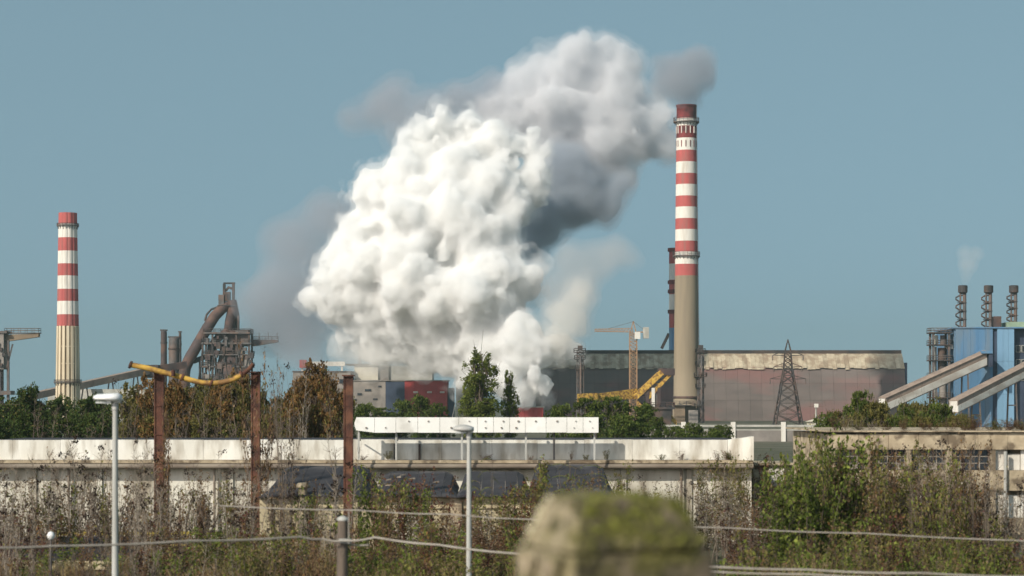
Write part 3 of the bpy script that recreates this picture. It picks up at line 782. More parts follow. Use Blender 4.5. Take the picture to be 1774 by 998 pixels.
# ---------------------------------------------------------------- works buildings under the steam
def works():
    D = 880; X = lambda px: zx(px, D); Z = lambda py: zz(py, D)
    r = empty('works_building', (X(690), D, 0))
    wb(MB().box(X(606), X(668) - 0.02, D, D + 20, 0, Z(660)), 'grey_facade', M['works_grey'], r)
    wb(MB().box(X(668), X(701) - 0.02, D + 0.1, D + 20, 0, Z(661)), 'navy_facade', M['navy'], r)
    for k in range(4):
        wb(MB().box(X(701 + k * 18.5) + 0.02, X(701 + (k + 1) * 18.5) - 0.02, D + 0.04 * (k // 2), D + 20, 0, Z(659)), 'red_facade', M['works_red'], r)
    for px, py, ww, hh in ((619, 681, 8, 4), (632, 674, 11, 4), (646, 690, 8, 3), (612, 691, 6, 3), (655, 668, 6, 3)):
        f = wb(MB().box(X(px), X(px + ww), D - 0.2, D - 0.02, Z(py + hh), Z(py)), 'window', M['steel_mid'], r)
        sub(MB().box(X(px) + 0.1, X(px + ww) - 0.1, D - 0.24, D - 0.1, Z(py + hh) + 0.08, Z(py) - 0.08), 'pane', M['glass_dark'], f, r)
    for px in (716, 740, 762):
        f = wb(MB().box(X(px), X(px + 8), D - 0.2, D - 0.02, Z(681), Z(678)), 'window', M['white'], r)
        sub(MB().box(X(px) + 0.1, X(px + 8) - 0.1, D - 0.24, D - 0.1, Z(681) + 0.1, Z(678) - 0.1), 'pane', M['pale_concrete'], f, r)
    wb(MB().box(X(600), X(777), D - 0.4, D + 20.3, Z(660) + 0.03, Z(660) + 0.35), 'roof_edge', M['works_grey'], r)
    wb(MB().box(X(776) + 0.05, X(786), D + 1, D + 14, 0, Z(672)), 'stair_block', M['navy'], r)
    tag(r, 'low works building with grey navy and red facade sections under the steam', 'industrial building')
    r = empty('works_building', (X(640), D + 22, 0))
    wb(MB().box(X(607), X(649), D + 22, D + 40, 0, Z(631)), 'cream_block', M['works_cream'], r)
    wb(MB().box(X(649) + 0.05, X(668), D + 23, D + 40, 0, Z(630)), 'grey_block', M['works_grey'], r)
    wb(MB().box(X(668) + 0.05, X(745), D + 24, D + 44, 0, Z(632)), 'long_block', M['pale_concrete'], r)
    wb(MB().box(X(592), X(654), D + 21, D + 41, Z(631) + 0.02, Z(628.5)), 'roof_slab', M['steel'], r)
    mb = MB().bar((X(614), D + 28, Z(629)), (X(614), D + 28, Z(590)), 0.45)
    mb.bar((X(618), D + 28, Z(629)), (X(614), D + 28, Z(605)), 0.25); mb.bar((X(614), D + 28, Z(592)), (X(622), D + 28, Z(592)), 0.3)
    wb(mb, 'roof_mast', M['steel'], r)
    wb(railing(MB(), X(650), X(745), D + 24.2, D + 43, Z(630), 1.2, 0.12, 3.0), 'guard_rail', M['oxide'], r)
    tag(r, 'cream upper works block with a dark roof slab and a thin roof mast', 'industrial building')
    r = empty('works_building', (X(550), D + 10, 0))
    wb(MB().box(X(503), X(604), D + 10, D + 30, 0, Z(644)), 'wall', M['works_grey'], r)
    wb(MB().box(X(502), X(605), D + 9.7, D + 30.3, Z(644) + 0.02, Z(642)), 'roof', M['steel_mid'], r)
    for k in range(5):
        f = wb(MB().box(X(508 + k * 19), X(518 + k * 19), D + 9.75, D + 9.98, Z(664), Z(656)), 'window', M['steel'], r)
        sub(MB().box(X(509 + k * 19), X(517 + k * 19), D + 9.7, D + 9.85, Z(663), Z(657)), 'pane', M['glass_dark'], f, r)
    tag(r, 'long low grey works building below the red and white beam', 'industrial building')
    r = empty('gantry_beam', (X(550), D + 18, Z(642)))
    wb(MB().box(X(524), X(592), D + 16.5, D + 19, Z(633), Z(625)), 'beam', M['white'], r)
    wb(MB().box(X(512), X(524) - 0.02, D + 16.2, D + 19.3, Z(636), Z(622)), 'end_carriage', M['red'], r)
    for px in (515, 550, 585):
        wb(MB().box(X(px), X(px + 3), D + 17, D + 18.5, Z(642) + 0.02, Z(633) - 0.02), 'support', M['white'], r)
    wb(MB().prism([(X(524), Z(633) - 0.05), (X(545), Z(633) - 0.05), (X(524), Z(639))], 'y', D + 17, D + 18.4), 'gusset', M['red'], r)
    tag(r, 'white gantry beam with a red end lying over the low grey building', 'gantry')
    # pale square stack
    D2 = 868; x = zx(798, D2); r = empty('pale_stack', (x, D2, 0)); zt = zz(636, D2)
    for k in range(5):
        z0, z1 = zt * k / 5, zt * (k + 1) / 5
        wb(MB().box(x - 1.75 + 0.02 * k, x + 1.75 - 0.02 * k, D2 - 1.75, D2 + 1.75, z0 + 0.01, z1 - 0.01), 'casing', M['pale_concrete'], r)
    wb(MB().box(x - 1.95, x + 1.95, D2 - 1.95, D2 + 1.95, zt, zt + 0.5), 'rim', M['pale_concrete'], r)
    mb = MB(); mb.bar((x - 3.4, D2 - 2, 0), (x - 1.9, D2 - 2, zt * 0.35), 0.3)
    wb(mb, 'stay', M['white'], r)
    tag(r, 'pale square stack standing beside the poplar in front of the steam', 'stack')
    # quench house
    D3 = 814; X3 = lambda px: zx(px, D3); r = empty('quench_house', (X3(916), D3, 0)); zt = zz(706, D3)
    for k in range(3):
        wb(MB().box(X3(893 + k * 16) + 0.02, X3(893 + (k + 1) * 16) - 0.02, D3 - 3, D3 + 6, 0, zt), 'wall_panel', M['works_red'], r)
    wb(MB().box(X3(891), X3(943), D3 - 3.3, D3 + 6.3, zt + 0.01, zt + 0.35), 'roof', M['pale_concrete'], r)
    wb(MB().lathe([(1.0, zt + 0.36), (0.95, zz(688, D3)), (1.1, zz(688, D3) + 0.02), (1.1, zz(687, D3))], 14, (X3(933), D3 - 1)), 'black_stack', M['steel'], r)
    tag(r, 'small red quench house with a short black stack at the foot of the steam', 'industrial building')
    # perimeter wall
    D4 = 400; X4 = lambda px: zx(px, D4); r = empty('perimeter_fence', (X4(1280), D4, 0)); zt = zz(736, D4)
    pxs = [1010, 1097, 1184, 1270, 1357, 1444, 1530]
    for k, px in enumerate(pxs):
        wb(MB().box(X4(px) - 0.38, X4(px) + 0.38, D4 - 0.38, D4 + 0.38, 0, zz(731, D4)), 'post', M['white'], r)
        if k < len(pxs) - 1:
            a, b = X4(px) + 0.4, X4(pxs[k + 1]) - 0.4
            wb(MB().box(a, b, D4 - 0.12, D4 + 0.12, 0, zt - 1.0), 'panel', M['works_grey'], r)
            wb(MB().box(a, b, D4 - 0.15, D4 + 0.15, zt - 0.35, zt), 'rail', M['pale_concrete'], r)
            wb(MB().box(a, b, D4 - 0.15, D4 + 0.15, zt - 0.98, zt - 0.78), 'rail', M['pale_concrete'], r)
    tag(r, 'grey panel fence with pale square posts before the brown hall', 'fence')
    # hut and lamp
    D5 = 420; r = empty('gate_hut', (zx(1425, D5), D5, 0))
    wb(MB().box(zx(1405, D5), zx(1440, D5), D5 + 2, D5 + 6, 0, zz(731, D5)), 'wall', M['works_cream'], r)
    wb(MB().prism([(zx(1402, D5), zz(731, D5) + 0.02), (zx(1443, D5), zz(729, D5)), (zx(1443, D5), zz(723, D5)), (zx(1416, D5), zz(727, D5))], 'y', D5 + 1.6, D5 + 6.4), 'roof', M['works_cream'], r)
    tag(r, 'small cream hut with a sloping roof behind the panel fence', 'hut')
    r = empty('floodlight_mast', (zx(1415, D5), D5 + 1, 0))
    wb(MB().tube([(zx(1415, D5), D5 + 1, 0), (zx(1415, D5), D5 + 1, zz(703, D5))], [0.22, 0.15], 8), 'pole', M['pale_concrete'], r)
    wb(MB().box(zx(1402, D5), zx(1428, D5), D5 + 0.9, D5 + 1.1, zz(705, D5), zz(704, D5)), 'cross_bar', M['steel_mid'], r)
    wb(MB().box(zx(1411.5, D5), zx(1418.5, D5), D5 + 0.6, D5 + 0.88, zz(706, D5), zz(699.5, D5)), 'lamp_head', M['white'], r)
    tag(r, 'floodlight mast with a pale lamp head by the cream hut', 'lamp')
works()
# ---------------------------------------------------------------- near buildings
M['plaster'] = surf('stained_white_plaster', (0.62, 0.60, 0.52), (0.50, 0.47, 0.39), scale=0.9, c3=(0.22, 0.185, 0.13), scale3=1.1, amt3=0.8, stretch=(1, 1, 0.3), thr3=(0.44, 0.66), bump=0.3, bscale=9, var=0.05)
M['fascia'] = surf('white_fascia', (0.72, 0.71, 0.65), (0.60, 0.58, 0.51), scale=1.1, c3=(0.28, 0.24, 0.18), scale3=1.5, amt3=0.75, stretch=(1, 1, 0.3), thr3=(0.46, 0.66), bump=0.2, bscale=9, var=0.05)
M['gutter'] = surf('brown_gutter', (0.20, 0.165, 0.13), (0.12, 0.095, 0.075), scale=1.5, c3=(0.33, 0.29, 0.23), scale3=0.6, stretch=(0.5, 1, 1))
M['shed_wall'] = surf('cream_shed_wall', (0.58, 0.50, 0.33), (0.46, 0.39, 0.25), scale=1.2, c3=(0.22, 0.18, 0.11), scale3=0.9, amt3=0.7, stretch=(1, 1, 0.4), bump=0.3, bscale=10, var=0.06)
M['bitumen'] = surf('bitumen_roof', (0.040, 0.038, 0.042), (0.025, 0.024, 0.028), scale=1.2, c3=(0.11, 0.10, 0.095), scale3=0.5, amt3=0.7, thr3=(0.55, 0.68), rough=0.8, bump=0.4, bscale=5, var=0.12)
M['old_concrete'] = surf('weathered_concrete', (0.47, 0.39, 0.27), (0.30, 0.24, 0.16), scale=1.6, c3=(0.12, 0.09, 0.06), scale3=1.7, amt3=0.85, thr3=(0.5, 0.6), bump=0.5, bscale=8, var=0.07)
M['white_sheet'] = surf('white_sheet_panel', (0.70, 0.67, 0.60), (0.56, 0.52, 0.45), scale=1.0, c3=(0.22, 0.17, 0.12), scale3=0.8, amt3=0.6)
M['mullion'] = surf('grey_window_frame', (0.30, 0.27, 0.23), (0.20, 0.18, 0.15), scale=3)
M['sign_white'] = surf('white_sign_panel', (0.78, 0.78, 0.74), (0.70, 0.69, 0.64), scale=0.9, c3=(0.45, 0.43, 0.38), scale3=1.1, amt3=0.5, thr3=(0.55, 0.7), rough=0.6, var=0.03)
M['lamp_grey'] = surf('lamp_grey_paint', (0.50, 0.50, 0.48), (0.42, 0.42, 0.40), scale=2, rough=0.5, c3=(0.25, 0.23, 0.2), scale3=1.5, amt3=0.4)
M['galv'] = surf('galvanised_pole', (0.42, 0.42, 0.39), (0.34, 0.34, 0.31), scale=3, rough=0.55, stretch=(1, 1, 0.2))
M['lens'] = surf('lamp_lens', (0.55, 0.56, 0.54), rough=0.2, spec=0.5)
M['timber'] = surf('grey_timber', (0.14, 0.11, 0.085), (0.085, 0.068, 0.055), scale=3, stretch=(6, 6, 0.5), bump=0.4, bscale=10)
M['cable'] = surf('pale_cable', (0.34, 0.31, 0.27), (0.26, 0.235, 0.20), scale=3, rough=0.6)
M['yellow_rail'] = surf('yellow_rail_paint', (0.52, 0.42, 0.06), (0.36, 0.28, 0.05), scale=3, rough=0.7)
M['white_glass'] = surf('white_globe', (0.85, 0.85, 0.83), rough=0.3)


def long_building():
    D = 112.0; X = lambda px, d=D: zx(px, d); Z = lambda py, d=D: zz(py, d)
    x0, x1 = X(-60), X(1303); root = empty('long_building', ((x0 + x1) / 2, D, 0))
    zt, zl0, zl1 = Z(762), Z(797), Z(812)
    wb(MB().box(x0, x1, D + 0.36, D + 14, 0, zt - 0.25), 'wall_core', M['plaster'], root)
    # wall panels between pilasters
    n = 12; wd = (x1 - x0) / n
    for k in range(n):
        a = x0 + k * wd
        wb(MB().box(a + 0.28, a + wd - 0.02, D + 0.12, D + 0.35, 0, zl1 - 0.02), 'wall_panel', M['plaster'], root)
        wb(MB().box(a, a + 0.26, D + 0.02, D + 0.35, 0, zl1 - 0.02), 'pilaster', M['plaster'], root)
    # white fascia panels
    n = 16; wd = (x1 - x0 - 1.2) / n
    for k in range(n):
        a = x0 + k * wd
        j = RNG.uniform(0, 0.025)
        wb(MB().box(a + 0.006, a + wd - 0.006, D - 0.05 - j, D + 0.35, zl0 + 0.015, zt + RNG.uniform(-0.015, 0.02)), 'fascia_panel', M['fascia'], root)
    # flared end of the fascia
    vs = [(x1 - 1.19, D - 0.06, zl0 + 0.015), (x1, D - 0.75, zl0 + 0.0), (x1, D - 0.75, zt + 0.17), (x1 - 1.19, D - 0.06, zt), (x1 - 1.19, D + 0.35, zl0 + 0.015), (x1, D + 0.35, zl0), (x1, D + 0.35, zt + 0.17), (x1 - 1.19, D + 0.35, zt)]
    wb(MB().add(vs, [(0, 1, 2, 3), (4, 7, 6, 5), (0, 4, 5, 1), (1, 5, 6, 2), (2, 6, 7, 3), (3, 7, 4, 0)]), 'fascia_end', M['fascia'], root)
    # ledge and gutter
    wb(MB().box(x0, x1, D - 0.55, D + 0.35, zl0 - 0.14, zl0), 'ledge', M['old_concrete'], root)
    wb(MB().tube([(x0, D - 0.52, zl1 + 0.13), (x1, D - 0.52, zl1 + 0.13)], 0.12, 10), 'gutter', M['gutter'], root)
    wb(MB().box(x0, x1, D - 0.42, D + 0.3, zl1 + 0.02, zl0 - 0.15), 'soffit_board', M['gutter'], root)
    for px in (120, 372, 690, 727, 1180):
        x = X(px)
        wb(MB().tube([(x, D - 0.14, zl1 - 0.02), (x, D - 0.14, 0.05)], 0.06, 8), 'downpipe', M['gutter'], root)
    # dark expansion strips on the fascia
    for px, pa, pb in ((685, 768, 796), (727, 769, 806)):
        wb(MB().box(X(px) - 0.055, X(px) + 0.055, D - 0.14, D - 0.08, Z(pb), Z(pa)), 'cable_duct', M['steel'], root)
    wb(MB().box(x0, x1 - 0.1, D + 0.4, D + 13.9, zt - 0.24, zt - 0.1), 'roof', M['bitumen'], root)
    tag(root, 'long white walled building with a stained fascia and brown gutter', 'building')
long_building()


def roof_sign():
    D = 110.5; X = lambda px: zx(px, D); Z = lambda py: zz(py, D)
    root = empty('roof_sign_board', (X(825), D, Z(800)))
    seams = [614, 649, 686, 724, 762, 795, 827, 855, 883, 910, 946, 982, 1010, 1037]
    rng = random.Random(2)
    zt, zb = Z(723), Z(749.5)
    for a, b in zip(seams[:-1], seams[1:]):
        if a == 614:
            prof = [(X(b) - 0.008, zb), (X(b) - 0.008, zt), (X(a) + 0.1, zt)] + [(X(a) + 0.28 - 0.28 * math.cos(t), (zt + zb) / 2 + 0.1 + (zb - zt) * 0.5 * math.sin(t) * 1.25) for t in [0.05, 0.5, 0.9]]
            p = wb(MB().prism(prof, 'y', D - 0.10, D + 0.02), 'sign_panel', M['sign_white'], root)
        else:
            j = rng.uniform(0, 0.012)
            p = wb(MB().box(X(a) + 0.008, X(b) - 0.008, D - 0.10 - j, D + 0.02, zb + rng.uniform(-0.01, 0.01), zt), 'sign_panel', M['sign_white'], root)
        xm = (X(a) + X(b)) / 2
        for dx, dz in ((rng.uniform(-0.1, 0.1), 0.25), (rng.uniform(-0.1, 0.1), 0.68)):
            s = rng.uniform(0.014, 0.036)
            if rng.random() < 0.25: continue
            xx, zc = xm + dx, zt + (zb - zt) * dz
            sub(MB().box(xx - s * 1.3, xx + s * 1.3, D - 0.16, D - 0.125, zc - s, zc + s), 'bolt_plate', M['gutter'], p, root)
    wb(MB().box(X(618), X(1036), D + 0.03, D + 0.13, zb + 0.12, zb + 0.2), 'back_rail', M['galv'], root)
    wb(MB().box(X(618), X(1036), D + 0.03, D + 0.13, zt - 0.2, zt - 0.12), 'back_rail', M['galv'], root)
    for px in (621, 686, 800, 911, 960, 1030):
        wb(MB().box(X(px) - 0.045, X(px) + 0.045, D + 0.135, D + 0.22, Z(797, ) + 0.0, zt - 0.05), 'post', M['galv'] if px != 960 else M['steel'], root)
        wb(MB().bar((X(px) + 0.02, D + 0.24, Z(752)), (X(px) + 0.02, D + 1.2, Z(764)), 0.05), 'brace', M['galv'], root)
    tag(root, 'long blank white sign board on thin posts above the roof edge', 'sign')
roof_sign()


def front_shed():
    D = 100.0; X = lambda px: zx(px, D); Z = lambda py: zz(py, D)
    x0, x1 = X(450), X(1066); ze = Z(861); root = empty('front_shed', ((x0 + x1) / 2, D, 0))
    wb(MB().box(x0 + 0.1, x1 - 0.1, D + 0.31, D + 8, 0, ze - 0.05), 'wall_core', M['shed_wall'], root)
    pil = [450, 515, 600, 690, 780, 870, 960, 1046]
    for k, px in enumerate(pil):
        mt = 'old_concrete' if px in (515, 780) else 'shed_wall'
        wb(MB().box(X(px), X(px) + 0.5, D - 0.05, D + 0.3, 0, ze - 0.02), 'pilaster', M[mt], root)
        if k < len(pil) - 1:
            a, b = X(px) + 0.52, X(pil[k + 1]) - 0.02
            wb(MB().box(a, b, D + 0.14, D + 0.3, 0, ze - 0.52), 'wall_panel', M['shed_wall'], root)
            wb(MB().box(a, b, D + 0.05, D + 0.3, ze - 0.5, ze - 0.02), 'lintel', M['shed_wall'], root)
    wb(MB().tube([(X(517) + 0.2, D - 0.12, 0.1), (X(517) + 0.2, D - 0.12, ze + 0.45)], 0.2, 10), 'flue_pipe', M['old_concrete'], root)
    wb(MB().lathe([(0.3, ze + 0.4), (0.36, ze + 0.45), (0.2, ze + 0.62)], 10, (X(517) + 0.2, D - 0.12)), 'flue_cap', M['old_concrete'], root)
    # dark roof in sheets: low vaults side by side
    segs = [(449, 640, 0.92), (640, 790, 0.72), (790, 918, 0.72), (918, 1068, 0.98)]
    for a, b, h in segs:
        n = 6; wd = (X(b) - X(a)) / n
        for k in range(n):
            xa = X(a) + k * wd; xb = xa + wd - 0.012
            def prof(x, y):
                t = (x - X(a)) / (X(b) - X(a)); ed = min(1, min(t, 1 - t) * 5.5); return ze + 0.02 + (h * 1.25) * math.sqrt(max(0, 1 - (1 - ed) ** 2)) * (0.06 + 0.94 * y)
            vs = []; fs = []; ys = [0, 0.25, 0.5, 0.75, 1.0]; xs = [xa, (xa + xb) / 2, xb]
            for top in (0, 1):
                for yy in ys:
                    for x in xs:
                        vs.append((x, D - 0.35 + yy * 7.0, prof(x, yy) - (0.06 if not top else 0)))
            nx = 3; ny = len(ys); o_ = nx * ny
            for j in range(ny - 1):
                for i in range(nx - 1):
                    q = (j * nx + i, j * nx + i + 1, (j + 1) * nx + i + 1, (j + 1) * nx + i)
                    fs.append(tuple(v + o_ for v in q)); fs.append(tuple(reversed(q)))
            for i in range(nx - 1):
                fs.append((i, i + 1, o_ + i + 1, o_ + i)); e = (ny - 1) * nx
                fs.append((e + i + 1, e + i, o_ + e + i, o_ + e + i + 1))
            for j in range(ny - 1):
                fs.append(((j + 1) * nx, j * nx, o_ + j * nx, o_ + (j + 1) * nx))
                fs.append((j * nx + nx - 1, (j + 1) * nx + nx - 1, o_ + (j + 1) * nx + nx - 1, o_ + j * nx + nx - 1))
            wb(MB().add(vs, fs), 'roof_sheet', M['bitumen'], root)
    rng = random.Random(8)
    for k in range(8):
        px = rng.uniform(650, 800); yy = rng.uniform(1.5, 5.5); s = rng.uniform(0.08, 0.16)
        zc = ze + 0.9 * (0.06 + 0.94 * (yy + 0.35) / 7.0)
        wb(MB().bar((X(px), D + yy, zc), (X(px) + s * 2.2, D + yy + rng.uniform(-0.3, 0.3), zc + 0.05), s, 0.08), 'roof_debris', M['gutter'], root)
    tag(root, 'cream walled shed with a dark low vaulted roof below the white fascia', 'shed')
front_shed()


def low_shed():
    D = 84.0; X = lambda px: zx(px, D); Z = lambda py: zz(py, D)
    x0, x1 = X(-60), X(218); zt = Z(946); ze = Z(974); root = empty('low_shed', ((x0 + x1) / 2, D, 0))
    wb(MB().box(x0, x1 - 0.1, D + 0.2, D + 5, 0, ze - 0.04), 'wall', M['shed_wall'], root)
    n = 7; wd = (x1 - x0) / n
    for k in range(n):
        a = x0 + k * wd; b = a + wd - 0.012
        wb(MB().add([(a, D, ze), (b, D, ze), (b, D + 5, zt), (a, D + 5, zt), (a, D, ze + 0.06), (b, D, ze + 0.06), (b, D + 5, zt + 0.06), (a, D + 5, zt + 0.06)],
                    [(0, 3, 2, 1), (4, 5, 6, 7), (0, 1, 5, 4), (1, 2, 6, 5), (2, 3, 7, 6), (3, 0, 4, 7)]), 'roof_sheet', M['bitumen'], root)
        wb(MB().box(a, b, D - 0.12, D - 0.02, ze - 0.26, ze + 0.05), 'eave_board', M['shed_wall'], root)
    tag(root, 'low shed with dark roof sheets and a cream eave board among the bare stems', 'shed')
    D = 98; r = empty('yellow_handrail', (zx(250, D), D, 0)); z = zz(924, D)
    xs = [zx(p, D) for p in (100, 180, 262, 330, 395)]
    for a, b in zip(xs[:-1], xs[1:]):
        wb(MB().bar((a, D, z), (b - 0.03, D, z), 0.07, 0.16), 'rail', M['yellow_rail'], r)
        wb(MB().bar((a, D, z - 0.5), (b - 0.03, D, z - 0.5), 0.05), 'rail', M['yellow_rail'], r)
    for a in xs:
        wb(MB().bar((a, D + 0.06, 0), (a, D + 0.06, z + 0.05), 0.06), 'post', M['yellow_rail'], r)
    tag(r, 'faded yellow handrail running low in front of the white wall', 'railing')
    D = 70; x = zx(88, D); r = empty('globe_lamp', (x, D, 0)); z = zz(928, D)
    wb(MB().tube([(x, D, 0), (x, D, z - 0.1)], [0.05, 0.035], 8), 'post', M['steel_mid'], r)
    wb(MB().lathe([(0.03, z - 0.13), (0.09, z - 0.1), (0.125, z), (0.09, z + 0.09), (0.02, z + 0.125)], 14, (x, D)), 'globe', M['white_glass'], r)
    tag(r, 'small white globe lamp low among the bare stems', 'lamp')
low_shed()


def right_building():
    D = 97.0; X = lambda px: zx(px, D); Z = lambda py: zz(py, D)
    x0, x1 = X(1436), X(2004); root = empty('ruined_building', ((x0 + x1) / 2, D, 0))
    zt = Z(751); bands = [(751, 779), (815, 850), (898, 926)]
    wb(MB().box(x0 + 0.2, x1, D + 0.7, D + 14, 0, zt - 0.06), 'wall_core', M['old_concrete'], root)
    n = 11; wd = (x1 - x0) / n
    for a, b in bands:
        for k in range(n):
            j = RNG.uniform(0, 0.03)
            wb(MB().box(x0 + k * wd + 0.008, x0 + (k + 1) * wd - 0.008, D - j, D + 0.69, Z(b), Z(a) + (RNG.uniform(-0.03, 0.05) if a == 751 else 0)), 'spandrel', M['old_concrete'], root)
    wb(MB().box(x0 - 0.15, x1, D - 0.16, D + 14, zt + 0.06, zt + 0.12), 'roof_slab', M['old_concrete'], root)
    piers = [1438, 1500, 1570, 1640, 1716, 1793, 1863, 1932, 1993]
    for (pa, pb) in ((779, 815), (850, 898)):
        for px in piers:
            wb(MB().box(X(px), X(px) + 0.22, D + 0.02, D + 0.69, Z(pb) + 0.01, Z(pa) - 0.01), 'pier', M['old_concrete'], root)
        for i, (pl, pr_) in enumerate(zip(piers[:-1], piers[1:])):
            a, b = X(pl) + 0.23, X(pr_) - 0.01; z0, z1 = Z(pb) + 0.01, Z(pa) - 0.01
            if pl == 1716 and pa == 779 or (pa == 850 and pl in (1716, 1570)):
                m_ = 3
                for k in range(m_):
                    wa = a + (b - a) * k / m_; wb_ = a + (b - a) * (k + 1) / m_ - 0.03
                    wb(MB().box(wa, wb_, D + 0.2 + 0.04 * (k % 2), D + 0.3 + 0.04 * (k % 2), z0, z1 - (0.18 if k == 1 else 0)), 'infill_sheet', M['white_sheet'], root)
                continue
            f = wb(MB().box(a, b, D + 0.36, D + 0.68, z0, z1), 'window', M['glass_dark'], root)
            nx, nz = 4, 3
            for k in range(nx + 1):
                xx = a + (b - a) * k / nx
                sub(MB().box(xx - 0.022, xx + 0.022, D + 0.26, D + 0.355, z0, z1), 'mullion', M['mullion'], f, root)
            for k in range(1, nz):
                zc = z0 + (z1 - z0) * k / nz
                sub(MB().box(a + 0.025, b - 0.025, D + 0.28, D + 0.35, zc - 0.018, zc + 0.018), 'glazing_bar', M['mullion'], f, root)
            rg = random.Random(int(pl + pa))
            for k in range(nx):
                for q in range(nz):
                    if rg.random() < 0.3: continue
                    xa = a + (b - a) * k / nx + 0.024; xb = a + (b - a) * (k + 1) / nx - 0.024
                    za = z0 + (z1 - z0) * q / nz + 0.02; zb = z0 + (z1 - z0) * (q + 1) / nz - 0.02
                    sub(MB().box(xa, xb, D + 0.31, D + 0.32, za, zb), 'pane', M['mullion'] if rg.random() < 0.25 else M['glass_dark'], f, root)
    wb(MB().box(x0, x1, D + 0.1, D + 0.69, 0, Z(926) - 0.02), 'plinth', M['old_concrete'], root)
    wb(MB().tube([(X(1741), D - 0.12, 0), (X(1741), D - 0.12, Z(782))], 0.08, 8), 'downpipe', M['galv'], root)
    tag(root, 'derelict concrete building with window bands overgrown by brown creepers', 'building')
right_building()


def small_block():
    D = 120; X = lambda px: zx(px, D); Z = lambda py: zz(py, D); r = empty('gate_block', (X(1335), D, 0))
    wb(MB().box(X(1306), X(1372), D, D + 4, 0, Z(806)), 'wall', M['old_concrete'], r)
    wb(MB().box(X(1332), X(1358), D - 0.12, D - 0.01, Z(842), Z(812)), 'white_board', M['white_sheet'], r)
    wb(MB().box(X(1304), X(1374), D - 0.3, D + 4.2, Z(806) + 0.01, Z(802)), 'roof_slab', M['old_concrete'], r)
    tag(r, 'small grey block with a white board in the gap between the two buildings', 'building')
small_block()


# ---------------------------------------------------------------- rusty columns and yellow pipe
def rusty_column(px, ptop, D, w, label, base=True):
    x = zx(px, D); zt = zz(ptop, D); r = empty('rusty_column', (x, D, 0))
    for s in (-1, 1):
        wb(MB().box(x + s * w / 2 - 0.03, x + s * w / 2 + 0.03, D - w * 0.45, D + w * 0.45, 0.03, zt), 'flange', M['rust'], r)
    wb(MB().box(x - w / 2 + 0.031, x + w / 2 - 0.031, D - 0.12, D - 0.06, 0.03, zt - 0.004), 'web', M['rust'], r)
    wb(MB().box(x - w * 0.75, x + w * 0.75, D - w * 0.7, D + w * 0.7, zt + 0.003, zt + 0.06), 'cap_plate', M['rust'], r)
    if base:
        wb(MB().box(x - w * 0.8, x + w * 0.8, D - w * 0.75, D + w * 0.75, 0, 0.028), 'base_plate', M['rust'], r)
        for s in (-1, 1):
            wb(MB().prism([(x + s * (w / 2 + 0.032), 0.03), (x + s * (w * 0.78), 0.03), (x + s * (w / 2 + 0.032), 1.1)], 'y', D - 0.14, D - 0.04), 'gusset', M['rust'], r)
    z = 1.2
    while z < zt - 0.5:
        wb(MB().box(x - w / 2 + 0.032, x + w / 2 - 0.032, D - w * 0.43, D - 0.121, z, z + 0.03), 'stiffener', M['rust'], r); z += 1.3
    tag(r, label, 'column', 'rusty columns before the white wall')
rusty_column(276, 644, 104, 0.37, 'rusty steel column carrying the open end of the yellow pipe')
rusty_column(443, 646, 104, 0.35, 'rusty steel column between the bare shrubs and the dark vaulted roof')
rusty_column(603.5, 652, 97.5, 0.34, 'rusty steel column touching the rounded end of the white sign')


def yellow_pipe():
    D = 103.4; P = lambda px, py, d=0: at(px, py, D + d); r = empty('yellow_pipe', (zx(330, D), D, zz(660, D)))
    runs = [[(226, 632), (252, 637), (285, 645.5), (316, 654)], [(317, 654.4), (334, 659.5), (350, 663), (366, 664)], [(367, 664), (384, 663), (404, 658), (419, 649)], [(419.5, 648.5), (426, 644), (433, 638), (439, 630)]]
    for k, rn in enumerate(runs):
        pts = []
        for i in range(len(rn) - 1):
            for t in (0, 0.5): pts.append(P(rn[i][0] + (rn[i + 1][0] - rn[i][0]) * t, rn[i][1] + (rn[i + 1][1] - rn[i][1]) * t))
        pts.append(P(*rn[-1]))
        wb(MB().tube(pts, 0.12 if k < 3 else 0.10, 12), 'pipe_length', M['yellow'] if k < 3 else M['rust'], r)
    for k, (px, py) in enumerate(((226, 632), (316, 654), (366, 664), (419, 649))):
        a = P(px - 1.6, py - 0.6 + (1.0 if k == 3 else 0)); b = P(px + 1.6, py + 0.6 - (2.0 if k == 3 else 0))
        wb(MB().tube([a, b], 0.175, 12), 'flange', M['rust'], r)
    wb(MB().tube([P(300, 652, -0.25), P(300, 641, -0.25)], 0.09, 8), 'valve_stem', M['rust'], r)
    tag(r, 'sagging yellow pipe slung between two rusty columns', 'pipe')
yellow_pipe()


